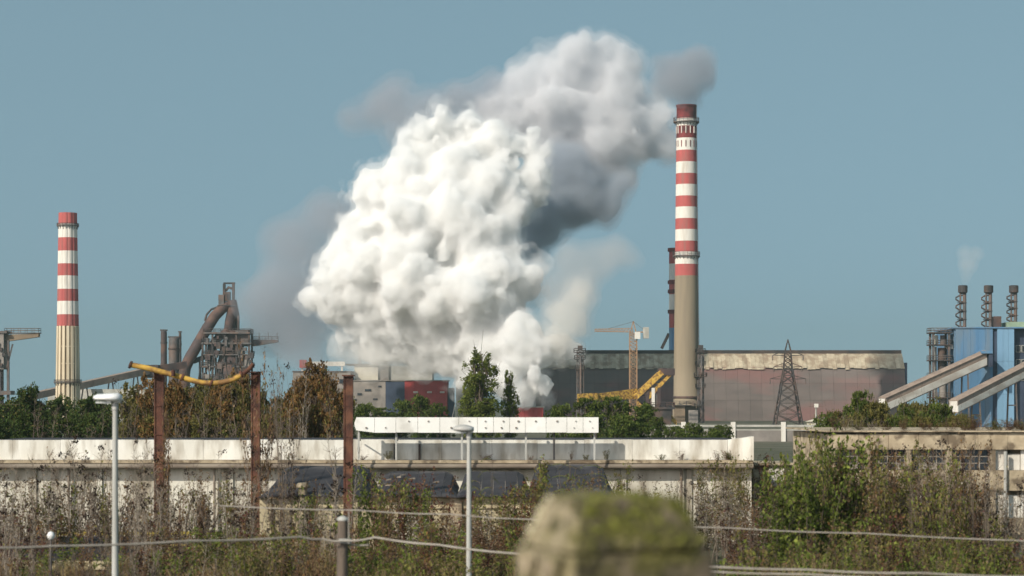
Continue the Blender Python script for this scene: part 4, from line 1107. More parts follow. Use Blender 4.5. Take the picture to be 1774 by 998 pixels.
# ---------------------------------------------------------------- street lamps
def street_lamp(px, py, D, hw, flip, label, round_head):
    x = zx(px, D); z = zz(py, D); r = empty('street_lamp', (x, D, 0))
    wb(MB().tube([(x, D, 0), (x, D, 0.9), (x, D, 1.0), (x, D, z * 0.5), (x, D, z - 0.08)], [0.105, 0.10, 0.082, 0.072, 0.058], 14), 'pole', M['galv'], r)
    wb(MB().tube([(x, D, z - 0.14), (x, D, z + 0.06)], 0.075, 12), 'collar', M['lamp_grey'], r)
    wb(MB().box(x - 0.16, x + 0.16, D - 0.16, D + 0.16, 0, 0.02), 'base_plate', M['galv'], r)
    # head: a tapered shell seen from the side
    n = 12; prof = []
    xa, xb = x + hw * 0.24, x - hw * 0.76
    m_ = MB(); rings = []
    K = 9
    for i in range(K):
        t = i / (K - 1); xx = xa + (xb - xa) * t
        wv = (0.15 + 0.13 * math.sin(math.pi * min(1, t * 0.95 + 0.05))) * (1 if 0 < i < K - 1 else 0.72)
        hv = (0.085 + 0.055 * (1 - t)) * (1 if 0 < i < K - 1 else 0.6)
        if round_head: hv = 0.035 + 0.10 * math.sin(math.pi * (0.12 + 0.8 * t)); wv *= 1.0
        zc = z + 0.10 + 0.02 * t
        ring = []
        for k in range(n):
            a = 2 * math.pi * k / n
            vz = math.sin(a); vz = vz * (1.0 if vz > 0 else 0.55)
            ring.append((xx, D + wv * math.cos(a), zc + hv * vz))
        rings.append(ring)
    vs = [p for rg in rings for p in rg]; fs = [(i * n + k, i * n + (k + 1) % n, (i + 1) * n + (k + 1) % n, (i + 1) * n + k) for i in range(K - 1) for k in range(n)]
    fs += [tuple(range(n)), tuple(reversed(range((K - 1) * n, K * n)))]
    hd = wb(m_.add(vs, fs, True), 'lamp_head', M['lamp_grey'] if round_head else M['white_glass'], r)
    sub(MB().box(x - hw * 0.66, x - hw * 0.12, D - 0.14, D + 0.14, z + 0.005, z + 0.04), 'lens', M['lens'], hd, r)
    sub(MB().box(x - hw * 0.02, x + hw * 0.2, D - 0.12, D + 0.12, z + 0.015, z + 0.1), 'hinge_block', M['galv'], hd, r)
    tag(r, label, 'street lamp')
street_lamp(199.5, 699, 52, 0.63, 1, 'street lamp with a flat white head before the bare shrubs', False)
street_lamp(812.5, 751, 63, 0.56, 1, 'street lamp with a rounded grey head before the white sign board', True)


# ---------------------------------------------------------------- cables and their timber pole
def cable(D, pts, r_, label, name='overhead_cable'):
    P = [at(px, py, d) for px, py, d in pts]; out_ = []
    for i in range(len(P) - 1):
        for k in range(6):
            t = k / 6; q = P[i].lerp(P[i + 1], t); q.z -= 0.02 * math.sin(math.pi * t); out_.append(q)
    out_.append(P[-1]); o = MB().tube(out_, r_, 7).build(name, M['cable'])
    tag(o, label, 'cable')
x = zx(590, 41); r = empty('utility_pole', (x, 41, 0))
wb(MB().tube([(x, 41, 0), (x + 0.01, 41, 2), (x + 0.04, 41, zz(902, 41))], [0.13, 0.115, 0.09], 12), 'pole', M['timber'], r)
wb(MB().lathe([(0.1, zz(902, 41) + 0.003), (0.1, zz(897, 41)), (0.03, zz(894, 41))], 10, (x + 0.04, 41)), 'cap', M['galv'], r)
wb(MB().box(x - 0.02, x + 0.2, 40.84, 40.9, zz(940, 41), zz(933, 41)), 'cable_clamp', M['galv'], r)
wb(MB().tube([(x + 0.16, 40.8, zz(885, 41)), (x + 0.16, 40.8, zz(940, 41))], 0.012, 6), 'cable_tail', M['cable'], r)
tag(r, 'short timber utility pole with a pale cable clamp', 'pole')
cable(40, [(-40, 948, 38), (90, 946, 38.6), (330, 937, 39.6), (520, 930, 40.6), (560, 934, 40.8), (596, 937, 40.8), (650, 931, 40.8), (760, 944, 40.2), (905, 960, 39.5), (1020, 975, 39)], 0.018, 'thick pale cable strung low from both sides of the timber pole')
cable(40, [(590, 935, 41.2), (604, 942, 41.2), (640, 944, 41.2)], 0.014, 'short pale cable end hanging at the clamp of the timber pole')
cable(44, [(380, 876, 46), (620, 884, 45.5), (780, 891, 45), (930, 900, 44.5), (1270, 915, 44), (1500, 924, 43.5), (1820, 938, 43)], 0.011, 'thin pale cable crossing in front of the shed and the ruined building')
cable(36, [(1180, 978, 35), (1400, 987, 34.6), (1600, 993, 34.2), (1820, 999, 34)], 0.014, 'pale cable hanging lowest before the green thicket, upper of a pair')
cable(36, [(1180, 987, 35), (1400, 995, 34.6), (1600, 1001, 34.2), (1820, 1006, 34)], 0.013, 'pale cable hanging lowest before the green thicket, lower of a pair')


# ---------------------------------------------------------------- mossy pillar close by
def pillar():
    D = 9.0; th = math.radians(18); q = D / 12.0; w = 0.80 * q
    from mathutils import noise
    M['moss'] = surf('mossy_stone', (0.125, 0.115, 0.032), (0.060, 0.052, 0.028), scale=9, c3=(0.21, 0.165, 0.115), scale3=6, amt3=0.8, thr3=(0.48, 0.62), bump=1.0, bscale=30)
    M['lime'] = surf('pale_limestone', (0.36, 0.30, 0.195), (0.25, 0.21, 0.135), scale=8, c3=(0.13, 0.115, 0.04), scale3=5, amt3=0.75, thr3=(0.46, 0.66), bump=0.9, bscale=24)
    M['lichen'] = surf('pale_lichen', (0.60, 0.55, 0.39), (0.48, 0.43, 0.29), scale=9)
    x = zx(1070, D); zc0 = zz(957, D); zt = zz(863, D)
    root = empty('stone_pillar', (x, D + 0.3 * q, 0), th)
    def block(name, h0, h1, z0, z1, rough, seed, rounding, mats, split=None):
        bm = bmesh.new(); bmesh.ops.create_cube(bm, size=2.0)
        bmesh.ops.bevel(bm, geom=bm.edges[:], offset=rounding, segments=4, affect='EDGES', profile=0.5)
        bmesh.ops.subdivide_edges(bm, edges=bm.edges[:], cuts=5, use_grid_fill=True)
        for v in bm.verts:
            t = (v.co.z + 1) / 2; hw = h0 + (h1 - h0) * t
            nrm = Vector(v.co).normalized()
            p = Vector((v.co.x * hw, v.co.y * hw, z0 + (z1 - z0) * t))
            n_ = noise.noise(p * 5 + Vector((seed * 7, 0, 0))) * rough * 1.3 + noise.noise(p * 13) * rough + noise.noise(p * 34) * rough * 0.7
            v.co = p + nrm * n_
        me = bpy.data.meshes.new(name); bm.to_mesh(me); bm.free()
        for m_ in mats: me.materials.append(m_)
        if split:
            for p in me.polygons:
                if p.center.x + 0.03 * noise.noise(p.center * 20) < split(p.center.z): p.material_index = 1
        for p in me.polygons: p.use_smooth = True
        return link_mesh(name, me, None, root)
    hwz = lambda z: (w / 2) * (1 - 0.30 * (z - zc0) / (zt - zc0))
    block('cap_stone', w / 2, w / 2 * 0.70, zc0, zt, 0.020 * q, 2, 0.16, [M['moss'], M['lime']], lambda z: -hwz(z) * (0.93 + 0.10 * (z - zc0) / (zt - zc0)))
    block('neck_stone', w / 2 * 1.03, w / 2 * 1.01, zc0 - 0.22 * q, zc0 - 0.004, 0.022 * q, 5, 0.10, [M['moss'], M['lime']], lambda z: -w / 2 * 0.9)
    for sy in (-1, 1):
        yc = sy * w * 0.235; hh = w * 0.22; xo = -w / 2 * 1.03 - 0.03 * q
        tri = [(yc - hh, zc0 - 0.02 * q), (yc + hh, zc0 - 0.02 * q), (yc + hh * 0.25, zc0 - 0.20 * q), (yc - hh * 0.25, zc0 - 0.20 * q)]
        f = MB().prism(tri, 'x', xo, xo + 0.05 * q).build('carved_panel', M['lime'], root)
        ins = [(yc - hh * 0.62, zc0 - 0.05 * q), (yc + hh * 0.62, zc0 - 0.05 * q), (yc, zc0 - 0.16 * q)]
        MB().prism(ins, 'x', xo - 0.006 * q, xo + 0.02 * q).build('carved_inset', M['old_concrete'], f)
    block('shaft', w / 2 * 1.08, w / 2 * 1.06, 0.0, zc0 - 0.225 * q, 0.012 * q, 7, 0.05, [M['lime']])
    rg = random.Random(5)
    def tuft(name, mat):
        bm = bmesh.new(); bmesh.ops.create_icosphere(bm, subdivisions=1, radius=1.0)
        for v in bm.verts: v.co *= rg.uniform(0.6, 1.3)
        me = bpy.data.meshes.new(name); bm.to_mesh(me); bm.free(); me.materials.append(mat); return me
    lm = [tuft('lichen_tuft', M['lichen']) for _ in range(3)]; gm = surf('green_moss', (0.17, 0.18, 0.028), (0.085, 0.085, 0.02), scale=20, var=0.35)
    mm = [tuft('moss_tuft', gm) for _ in range(4)]
    for k in range(26):
        t = rg.random() ** 0.8; hw = (w / 2) * (1 - 0.30 * t) + 0.006; s = rg.uniform(0.008, 0.020) * q
        o = link_mesh('lichen_tuft', rg.choice(lm), None, root, (-hw, hw * 0.92 - rg.uniform(0, 0.05), zc0 + (zt - zc0) * t)); o.scale = (s, s, s)
    for k in range(280):
        t = rg.random() ** 0.6; s = rg.uniform(0.006, 0.022) * q
        if rg.random() < 0.45:
            hw = w / 2 * 0.7; loc = (rg.uniform(-0.9, 0.95) * hw, rg.uniform(-1, 0.9) * hw, zt)
        else:
            hw = (w / 2) * (1 - 0.30 * t); loc = (rg.uniform(-0.88, 0.97) * hw, -hw, zc0 + (zt - zc0) * t)
        o = link_mesh('moss_tuft', rg.choice(mm), None, root, loc); o.scale = (s * rg.uniform(0.8, 1.8), s, s * 0.7); o.rotation_euler = (0, 0, rg.uniform(0, 6))
    tag(root, 'mossy stone pillar cap with a pale carved left side', 'pillar')
pillar()
# ---------------------------------------------------------------- vegetation
def leaf_mat(name, c1, c2, c3=None, scale=1.2, var=0.18, trans=0.25):
    m, nt, o = new_mat(name); N = nt.nodes.new; K = nt.links.new
    tcn = N('ShaderNodeTexCoord'); n1 = N('ShaderNodeTexNoise'); n1.inputs['Scale'].default_value = scale; n1.inputs['Detail'].default_value = 5
    K(tcn.outputs['Object'], n1.inputs['Vector'])
    r = N('ShaderNodeValToRGB'); e = r.color_ramp.elements
    e[0].position = 0.36; e[1].position = 0.64; e[0].color = (*c2, 1); e[1].color = (*c1, 1)
    if c3:
        q = e.new(0.72); q.color = (*c3, 1)
    K(n1.outputs[0], r.inputs[0])
    oi = N('ShaderNodeObjectInfo'); mr = N('ShaderNodeMapRange'); mr.inputs['To Min'].default_value = 1 - var; mr.inputs['To Max'].default_value = 1 + var
    K(oi.outputs['Random'], mr.inputs[0])
    wn_ = N('ShaderNodeTexWhiteNoise'); wn_.noise_dimensions = '3D'
    sn = N('ShaderNodeVectorMath'); sn.operation = 'SNAP'; sn.inputs[1].default_value = (0.17, 0.17, 0.17)
    K(tcn.outputs['Object'], sn.inputs[0]); K(sn.outputs[0], wn_.inputs['Vector'])
    m2 = N('ShaderNodeMapRange'); m2.inputs['To Min'].default_value = 0.7; m2.inputs['To Max'].default_value = 1.35; K(wn_.outputs['Value'], m2.inputs[0])
    mm = N('ShaderNodeMath'); mm.operation = 'MULTIPLY'; K(mr.outputs[0], mm.inputs[0]); K(m2.outputs[0], mm.inputs[1])
    sc = N('ShaderNodeVectorMath'); sc.operation = 'SCALE'; K(r.outputs[0], sc.inputs[0]); K(mm.outputs[0], sc.inputs[3])
    d = N('ShaderNodeBsdfDiffuse'); t = N('ShaderNodeBsdfTranslucent'); mx = N('ShaderNodeMixShader'); mx.inputs[0].default_value = trans
    K(sc.outputs[0], d.inputs[0]); K(sc.outputs[0], t.inputs[0]); K(d.outputs[0], mx.inputs[1]); K(t.outputs[0], mx.inputs[2]); K(mx.outputs[0], o.inputs[0])
    return m


LM = {
    'pine': leaf_mat('dark_evergreen_leaves', (0.075, 0.105, 0.03), (0.032, 0.055, 0.018), (0.11, 0.13, 0.035), scale=0.5),
    'green': leaf_mat('mid_green_leaves', (0.12, 0.145, 0.035), (0.055, 0.08, 0.018), (0.17, 0.18, 0.05), scale=0.8),
    'bright': leaf_mat('fresh_green_leaves', (0.20, 0.23, 0.05), (0.10, 0.13, 0.028), (0.29, 0.29, 0.085), scale=1.0, trans=0.35),
    'olive': leaf_mat('olive_leaves', (0.175, 0.155, 0.05), (0.085, 0.08, 0.027), (0.24, 0.19, 0.07), scale=0.9),
    'rust': leaf_mat('rusty_autumn_leaves', (0.20, 0.115, 0.045), (0.11, 0.066, 0.028), (0.27, 0.16, 0.065), scale=0.9),
    'brown': leaf_mat('dry_brown_leaves', (0.21, 0.145, 0.085), (0.10, 0.07, 0.042), (0.30, 0.22, 0.13), scale=1.0),
    'seed': leaf_mat('pale_seed_heads', (0.46, 0.42, 0.35), (0.28, 0.25, 0.20), (0.60, 0.56, 0.48), scale=1.5),
    'dark': leaf_mat('dark_dry_clusters', (0.060, 0.040, 0.034), (0.03, 0.022, 0.018), None, scale=1.2),
    'wine': leaf_mat('wine_red_leaves', (0.115, 0.042, 0.036), (0.06, 0.025, 0.022), (0.17, 0.07, 0.05), scale=1.0),
}
BARK = surf('grey_brown_bark', (0.16, 0.125, 0.095), (0.095, 0.075, 0.058), scale=3, stretch=(4, 4, 0.6), var=0.2)
BARK_PALE = surf('pale_dry_stems', (0.27, 0.23, 0.18), (0.17, 0.14, 0.11), scale=3, stretch=(4, 4, 0.6), var=0.2)
BARK_RED = surf('reddish_stems', (0.15, 0.08, 0.055), (0.09, 0.05, 0.036), scale=3, var=0.2)


def leaves_mesh(name, pts, size, rng, spread=0.4, upb=0.35, aspect=1.7):
    """Small folded leaves (two triangles each, bent along the midrib) at the given points."""
    P = np.asarray(pts, float); n = len(P)
    d = rng.normal(size=(n, 3)); d /= np.linalg.norm(d, axis=1)[:, None]
    nr = rng.normal(size=(n, 3)); nr[:, 2] = np.abs(nr[:, 2]) + upb
    nr -= (nr * d).sum(1)[:, None] * d; nr /= np.linalg.norm(nr, axis=1)[:, None] + 1e-9
    s = np.cross(d, nr)
    L_ = (size * rng.uniform(1 - spread, 1 + spread, n))[:, None]; W_ = L_ / aspect
    a = P - d * L_ * 0.5; b = P + d * L_ * 0.5; l = P + s * W_ * 0.5 + nr * W_ * 0.15; r = P - s * W_ * 0.5 + nr * W_ * 0.15
    V = np.stack([a, l, b, r], 1).reshape(-1, 3)
    i = np.arange(n)[:, None] * 4
    T = np.concatenate([i + np.array([[0, 1, 2]]), i + np.array([[0, 2, 3]])], 1).reshape(-1, 3)
    return V, T


def np_mesh(name, V, T):
    me = bpy.data.meshes.new(name); nV, nT = len(V), len(T)
    me.vertices.add(nV); me.vertices.foreach_set('co', np.asarray(V, np.float32).ravel())
    me.loops.add(nT * 3); me.loops.foreach_set('vertex_index', np.asarray(T, np.int32).ravel())
    me.polygons.add(nT); me.polygons.foreach_set('loop_start', np.arange(0, nT * 3, 3, dtype=np.int32))
    me.update(calc_edges=True)
    return me


def branch_path(rng, a, d, length, n, wob, lift):
    pts = [Vector(a)]; d = Vector(d).normalized()
    for i in range(n):
        d = (d + Vector((rng.gauss(0, wob), rng.gauss(0, wob), rng.gauss(0, wob) + lift))).normalized()
        pts.append(pts[-1] + d * (length / n))
    return pts


class Proto:
    """Meshes of one plant: list of (part name, mesh, stuff?)."""
    def __init__(self, height, width): self.parts = []; self.h = height; self.w = width
    def add(self, name, me, mat, stuff=False):
        if len(me.materials) == 0: me.materials.append(mat)
        self.parts.append((name, me, stuff))


def place(pr, name, px, D, height, width, label, cat, group, rz, z0=0.0):
    x = zx(px, D); r = empty(name, (x, D, z0), rz)
    s = height / pr.h; w = width / pr.w
    r.scale = (w, w, s)
    for nm, me, st in pr.parts:
        o = bpy.data.objects.new(nm, me); COL.objects.link(o); o.parent = r
        if st: o['kind'] = 'stuff'
    tag(r, label, cat, group)
    return r


def mk_tree(seed, H, W, mat, mat2=None, frac2=0.0, n_leaf=7000, leaf=0.34, lobes=16, low=0.25, shape='round', bark=None):
    rng = random.Random(seed); ng = np.random.default_rng(seed); pr = Proto(H, W)
    mb = MB(); tr = branch_path(rng, (0, 0, -0.1), (0, 0, 1), H * (0.92 if shape == 'poplar' else 0.72), 7, 0.06, 0.1)
    r0 = H * 0.022 + 0.03
    mb.tube(tr, [r0 * (1 - 0.85 * i / 7) for i in range(8)], 7)
    lob = []
    for k in range(lobes):
        t = low + (1 - low) * (k + rng.random()) / lobes
        if shape == 'poplar':
            env = (math.sin(math.pi * min(1, (t - low) / (1 - low) * 0.72 + 0.14)) ** 0.7)
            rr = W / 2 * env; a = rng.uniform(0, 6.28); q = rr * rng.uniform(0.1, 0.6)
            c = Vector((q * math.cos(a), q * math.sin(a), H * t * 0.95)); rad = (rr * rng.uniform(0.35, 0.6) + 0.15, H * rng.uniform(0.05, 0.09))
        else:
            env = math.sqrt(max(0.05, 1 - ((t - 0.5) / 0.55) ** 2)); a = rng.uniform(0, 6.28); q = W / 2 * env * rng.uniform(0.25, 0.85)
            c = Vector((q * math.cos(a), q * math.sin(a), H * (0.12 + 0.80 * t))); rad = (W * rng.uniform(0.12, 0.22), H * rng.uniform(0.07, 0.14))
        lob.append((c, rad))
        j = rng.randint(1, 5); st = tr[j]
        mid = st.lerp(c, 0.5) + Vector((0, 0, -0.1 * (c - st).length if shape != 'poplar' else 0))
        bp = [st, mid, c]
        mb.tube(bp, [r0 * 0.4, r0 * 0.25, r0 * 0.08], 5)
        for _ in range(5):
            e = c + Vector((rng.gauss(0, 0.8) * rad[0], rng.gauss(0, 0.8) * rad[0], rng.gauss(0.5, 0.9) * rad[1]))
            mb.tube([mid.lerp(c, rng.uniform(0.3, 0.9)), e], [r0 * 0.12, r0 * 0.04], 4)
    pr.add('trunk', mb.mesh('trunk'), bark or BARK)
    pts = []
    wts = np.array([l[1][0] ** 2 * l[1][1] for l in lob]) ** 0.75; wts /= wts.sum()
    for (c, rad), w_ in zip(lob, wts):
        n = int(n_leaf * w_); u = ng.normal(size=(n, 3)); u /= np.linalg.norm(u, axis=1)[:, None]
        # clumps on the lobe surface
        ncl = max(5, n // 28); cl = ng.normal(size=(ncl, 3)); cl /= np.linalg.norm(cl, axis=1)[:, None]; cl *= ng.uniform(0.55, 1.1, ncl)[:, None]
        k = ng.integers(0, ncl, n); p = cl[k] + ng.normal(size=(n, 3)) * 0.16
        if shape == 'poplar': p[:, 2] = cl[k][:, 2] + ng.normal(size=n) * 0.25
        p *= np.array([rad[0], rad[0], rad[1]]); pts.append(p + np.array(c[:]))
    pts = np.concatenate(pts); pts = pts[pts[:, 2] > 0.05]
    m2 = ng.random(len(pts)) < frac2 * (0.4 + 1.2 * (pts[:, 2] / H)) if mat2 else np.zeros(len(pts), bool)
    V, T = leaves_mesh('f', pts[~m2], leaf, ng); pr.add('crown', np_mesh('crown', V, T), mat, True)
    if m2.any():
        V, T = leaves_mesh('f', pts[m2], leaf, ng); pr.add('turning_leaves', np_mesh('turning_leaves', V, T), mat2, True)
    return pr


def mk_shrub(seed, H, W, stems, leaf_sets, twig=3, bark=None, r0=0.022, wob=0.10, bare_tip=0.0, cluster=None):
    """Several thin stems with side twigs. leaf_sets: (part name, material, leaves per twig, size, lowest height fraction, spread)."""
    rng = random.Random(seed); ng = np.random.default_rng(seed + 100); pr = Proto(H, W); mb = MB(); anchors = []
    for s in range(stems):
        a = rng.uniform(0, 6.28); q = W * 0.18 * rng.random(); top = H * rng.uniform(0.55, 1.0) if s else H
        d = Vector((math.cos(a) * W * 0.42 / H * rng.uniform(0.2, 1.1), math.sin(a) * W * 0.42 / H * rng.uniform(0.2, 1.1), 1))
        st = branch_path(rng, (q * math.cos(a), q * math.sin(a), -0.05), d, top, 8, wob * 0.6, 0.06)
        mb.tube(st, [r0 * rng.uniform(0.8, 1.2) * (1 - 0.8 * i / 8) for i in range(9)], 5)
        for i in range(2, 9):
            for _ in range(twig if i < 8 else twig + 1):
                b = rng.uniform(0, 6.28); ln = H * rng.uniform(0.06, 0.17) * (1.1 - 0.5 * i / 8)
                tw = branch_path(rng, st[i].lerp(st[i - 1], rng.random()), (math.cos(b), math.sin(b), rng.uniform(0.4, 1.6)), ln, 3, 0.18, 0.05)
                mb.tube(tw, [r0 * 0.36, r0 * 0.27, r0 * 0.2, r0 * 0.12], 4, cap=False)
                anchors.append((tw[1], tw[2], tw[3], tw[3].z / H))
    pr.add('stems', mb.mesh('stems'), bark or BARK)
    for nm, mat, per, size, lowf, sp in leaf_sets:
        pts = []
        for (p1, p2, p3, hf) in anchors:
            if hf < lowf: continue
            k = per * rng.uniform(0.2, 1.8)
            k = int(k) + (1 if rng.random() < k % 1 else 0)
            for _ in range(k):
                t = rng.random(); p = p1.lerp(p3, t)
                pts.append((p.x + rng.gauss(0, sp), p.y + rng.gauss(0, sp), p.z + rng.gauss(0, sp)))
        if pts:
            V, T = leaves_mesh(nm, pts, size, ng); pr.add(nm, np_mesh(nm, V, T), mat, True)
    if cluster:
        nm, mat, prob, per, size, sp = cluster; pts = []
        for (p1, p2, p3, hf) in anchors:
            if rng.random() > prob or hf < 0.3: continue
            for _ in range(per): pts.append((p3.x + rng.gauss(0, sp), p3.y + rng.gauss(0, sp), p3.z + rng.gauss(0, sp * 0.7)))
        V, T = leaves_mesh(nm, pts, size, ng); pr.add(nm, np_mesh(nm, V, T), mat, True)
    return pr


def mk_frond(seed, H, W, nf, mat, mat2=None):
    """Sapling with long feather leaves made of paired leaflets."""
    rng = random.Random(seed); ng = np.random.default_rng(seed); pr = Proto(H, W); mb = MB(); pts = []; V = []; T = []; n = 0
    V2 = []; T2 = []; n2 = 0
    stems = 3
    for s in range(stems):
        st = branch_path(rng, (rng.uniform(-0.15, 0.15), rng.uniform(-0.15, 0.15), -0.05), (rng.gauss(0, 0.1), rng.gauss(0, 0.1), 1), H * (0.9 if s == 0 else rng.uniform(0.5, 0.8)), 8, 0.05, 0.1)
        mb.tube(st, [0.035 * (1 - 0.75 * i / 8) for i in range(9)], 6)
        for k in range(nf):
            i = rng.randint(3, 8); base = st[i]; a = rng.uniform(0, 6.28); L_ = W * rng.uniform(0.35, 0.6)
            d = Vector((math.cos(a), math.sin(a), rng.uniform(0.3, 0.9))).normalized(); rp = [base]
            for q in range(6):
                d = (d + Vector((0, 0, -0.17))).normalized(); rp.append(rp[-1] + d * L_ / 6)
            mb.tube(rp, [0.010, 0.009, 0.008, 0.007, 0.006, 0.005, 0.004], 4, cap=False)
            use2 = mat2 and rng.random() < 0.3
            for q in range(11):
                t = 0.2 + 0.8 * q / 10; f_ = t * 6; i0 = min(5, int(f_)); p = rp[i0].lerp(rp[i0 + 1], f_ - i0); dd = (rp[i0 + 1] - rp[i0]).normalized()
                side = dd.cross(Vector((0, 0, 1))).normalized(); ll = 0.15 * (1 - 0.35 * t) * rng.uniform(0.8, 1.2)
                for sg in (-1, 1):
                    o_ = (side * sg + dd * 0.35 + Vector((0, 0, -0.25 + rng.gauss(0, 0.15)))).normalized(); wv = o_.cross(Vector((0, 0, 1))).normalized() * 0.028
                    tri = [p, p + o_ * ll * 0.5 + wv, p + o_ * ll, p + o_ * ll * 0.5 - wv]
                    if use2:
                        V2 += [v[:] for v in tri]; T2 += [(n2, n2 + 1, n2 + 2), (n2, n2 + 2, n2 + 3)]; n2 += 4
                    else:
                        V += [v[:] for v in tri]; T += [(n, n + 1, n + 2), (n, n + 2, n + 3)]; n += 4
    pr.add('stems', mb.mesh('stems'), BARK)
    pr.add('feather_leaves', np_mesh('feather_leaves', V, T), mat, True)
    if V2: pr.add('turning_leaves', np_mesh('turning_leaves', V2, T2), mat2, True)
    return pr



FRONT_MARKS = [(88, 'the globe lamp'), (200, 'the flat headed lamp'), (276, 'the yellow pipe column'), (443, 'the middle rusty column'), (525, 'the shed flue'), (590, 'the timber pole'),
               (812, 'the round headed lamp'), (1064, 'the mossy pillar'), (1303, 'the flared fascia end'), (1436, 'the ruin corner'), (1685, 'the gridded ruin window'), (1741, 'the ruin downpipe')]
BACK_MARKS = [(10, 'the unloader tower'), (117, 'the ribbed chimney'), (200, 'the conveyor bridge'), (287, 'the stove stacks'), (340, 'the downcomer pipe'), (400, 'the furnace head frame'), (465, 'the furnace crane arm'),
              (550, 'the gantry beam'), (635, 'the cream works block'), (735, 'the red facade'), (798, 'the pale stack'), (836, 'the tall poplar'), (916, 'the quench house'), (1005, 'the grey lattice tower'),
              (1097, 'the tower crane'), (1189, 'the tall chimney'), (1270, 'the panel fence posts'), (1365, 'the power pylon'), (1528, 'the upper conveyor foot'), (1640, 'the process tower'), (1718, 'the blue plant')]
PLANTS = []


def where(px, marks, verb):
    if px <= marks[0][0]: return '%s %s, away from %s' % (verb, marks[0][1], marks[1][1])
    if px >= marks[-1][0]: return '%s %s, away from %s' % (verb, marks[-1][1], marks[-2][1])
    for (a, na), (b, nb) in zip(marks[:-1], marks[1:]):
        if a <= px <= b:
            t = (px - a) / (b - a)
            if t < 0.3: return '%s %s, towards %s' % (verb, na, nb)
            if t > 0.7: return '%s %s, towards %s' % (verb, nb, na)
            return 'midway between %s and %s' % (na, nb)


def settle_labels():
    by = {}
    for o, h, ph, wh in PLANTS: by.setdefault((ph, wh), []).append((h, o))
    for (ph, wh), lst in by.items():
        lst.sort(key=lambda q: -q[0]); n = len(lst)
        for i, (h, o) in enumerate(lst):
            pre = ''
            if n == 2: pre = ('taller ', 'shorter ')[i]
            elif n >= 3: pre = 'tallest ' if i == 0 else ('shortest ' if i == n - 1 else 'medium ')
            o['label'] = pre + ph + ' ' + wh
            if n > 3 and 0 < i < n - 1: o['group'] = pre + ph + ' ' + wh
            else: o['group'] = ph.split(' ')[-1] + 's of one kind, ' + ph


VR = random.Random(21)
ptree = {
    'pine': [mk_tree(30 + k, 8, 6.5, LM['pine'], LM['olive'], 0.08, 9000, 0.30, 20, 0.1) for k in range(3)],
    'olive': [mk_tree(40 + k, 8, 6, LM['green'], LM['olive'], 0.75, 8000, 0.26, 24, 0.08) for k in range(3)],
    'rust': [mk_tree(50 + k, 8, 5.5, LM['olive'], LM['rust'], 0.62, 9000, 0.26, 22, 0.10) for k in range(2)],
    'poplar': [mk_tree(60 + k, 14, 5.0, LM['green'], LM['bright'], 0.8, 9000, 0.32, 30, 0.06, 'poplar') for k in range(2)],
    'bush': [mk_tree(70 + k, 7, 7, LM['pine'], LM['green'], 0.45, 9000, 0.28, 22, 0.02) for k in range(3)],
}


def tree(kind, px, D, pt, wpx, label, name, group):
    pr = VR.choice(ptree[kind]); h = zz(pt, D) / 0.97
    o = place(pr, name, px, D, h, wpx * D / F, label, 'tree', group, VR.uniform(0, 6.28))
    if len(label.split()) <= 6: PLANTS.append((o, h, label, where(px, BACK_MARKS, 'before')))


# evergreen row at the left
for px, D, pt, w_ in ((12, 232, 690, 90), (45, 226, 672, 80), (95, 240, 690, 90), (150, 228, 688, 100), (200, 236, 694, 90), (245, 225, 690, 90), (-15, 215, 700, 70), (122, 205, 712, 80), (180, 200, 715, 80), (60, 200, 712, 90)):
    tree('pine', px, D, pt, w_, 'dark evergreen tree', 'evergreen_tree', 'evergreen row behind the white building')
for px, D, pt, w_ in ((232, 178, 668, 80), (330, 182, 668, 90), (388, 176, 655, 90), (300, 170, 690, 90), (425, 170, 672, 80), (480, 180, 690, 80), (360, 165, 705, 90), (470, 165, 715, 80), (560, 170, 700, 90), (280, 178, 672, 80), (350, 176, 662, 80), (515, 176, 668, 80), (590, 176, 690, 70), (450, 174, 668, 60)):
    tree('olive', px, D, pt, w_, 'olive brown tree', 'autumn_tree', 'olive brown trees behind the columns')
for px, D, pt, w_ in ((262, 172, 655, 80), (540, 172, 632, 95), (412, 178, 648, 70), (575, 168, 650, 80), (510, 168, 655, 70), (310, 168, 664, 80), (372, 170, 668, 80)):
    tree('rust', px, D, pt, w_, 'rust orange autumn tree', 'autumn_tree', 'rust coloured trees behind the columns')
for px, D, pt, w_ in ((640, 335, 700, 70), (690, 340, 694, 70), (735, 330, 686, 60), (760, 335, 698, 50), (660, 320, 708, 70)):
    tree('bush', px, D, pt, w_, 'dark green roundish tree', 'green_tree', 'green trees before the red facade')
tree('poplar', 836, 318, 612, 74, 'tall green poplar standing before the white steam', 'poplar_tree', 'poplars before the steam')
tree('poplar', 884, 322, 648, 36, 'slim smaller poplar between the tall poplar and the quench house', 'poplar_tree', 'poplars before the steam')
tree('poplar', 812, 320, 668, 40, 'short bushy poplar between the pale stack and the tall poplar', 'poplar_tree', 'poplars before the steam')
for px, D, pt, w_ in ((975, 262, 702, 70), (1015, 250, 692, 80), (1060, 245, 690, 90), (1105, 248, 700, 80), (1040, 235, 715, 90), (1090, 232, 722, 80), (990, 240, 722, 70), (1130, 245, 722, 50)):
    tree('bush', px, D, pt, w_, 'dense dark green tree', 'green_tree', 'green trees before the yellow stacker')
for px, D, pt, w_ in ((1165, 236, 738, 55), (1205, 232, 735, 60), (1245, 234, 736, 60), (1185, 228, 745, 60), (1230, 226, 746, 60)):
    tree('bush', px, D, pt, w_, 'low green hedge bush', 'hedge_bush', 'hedge bushes before the panel fence')
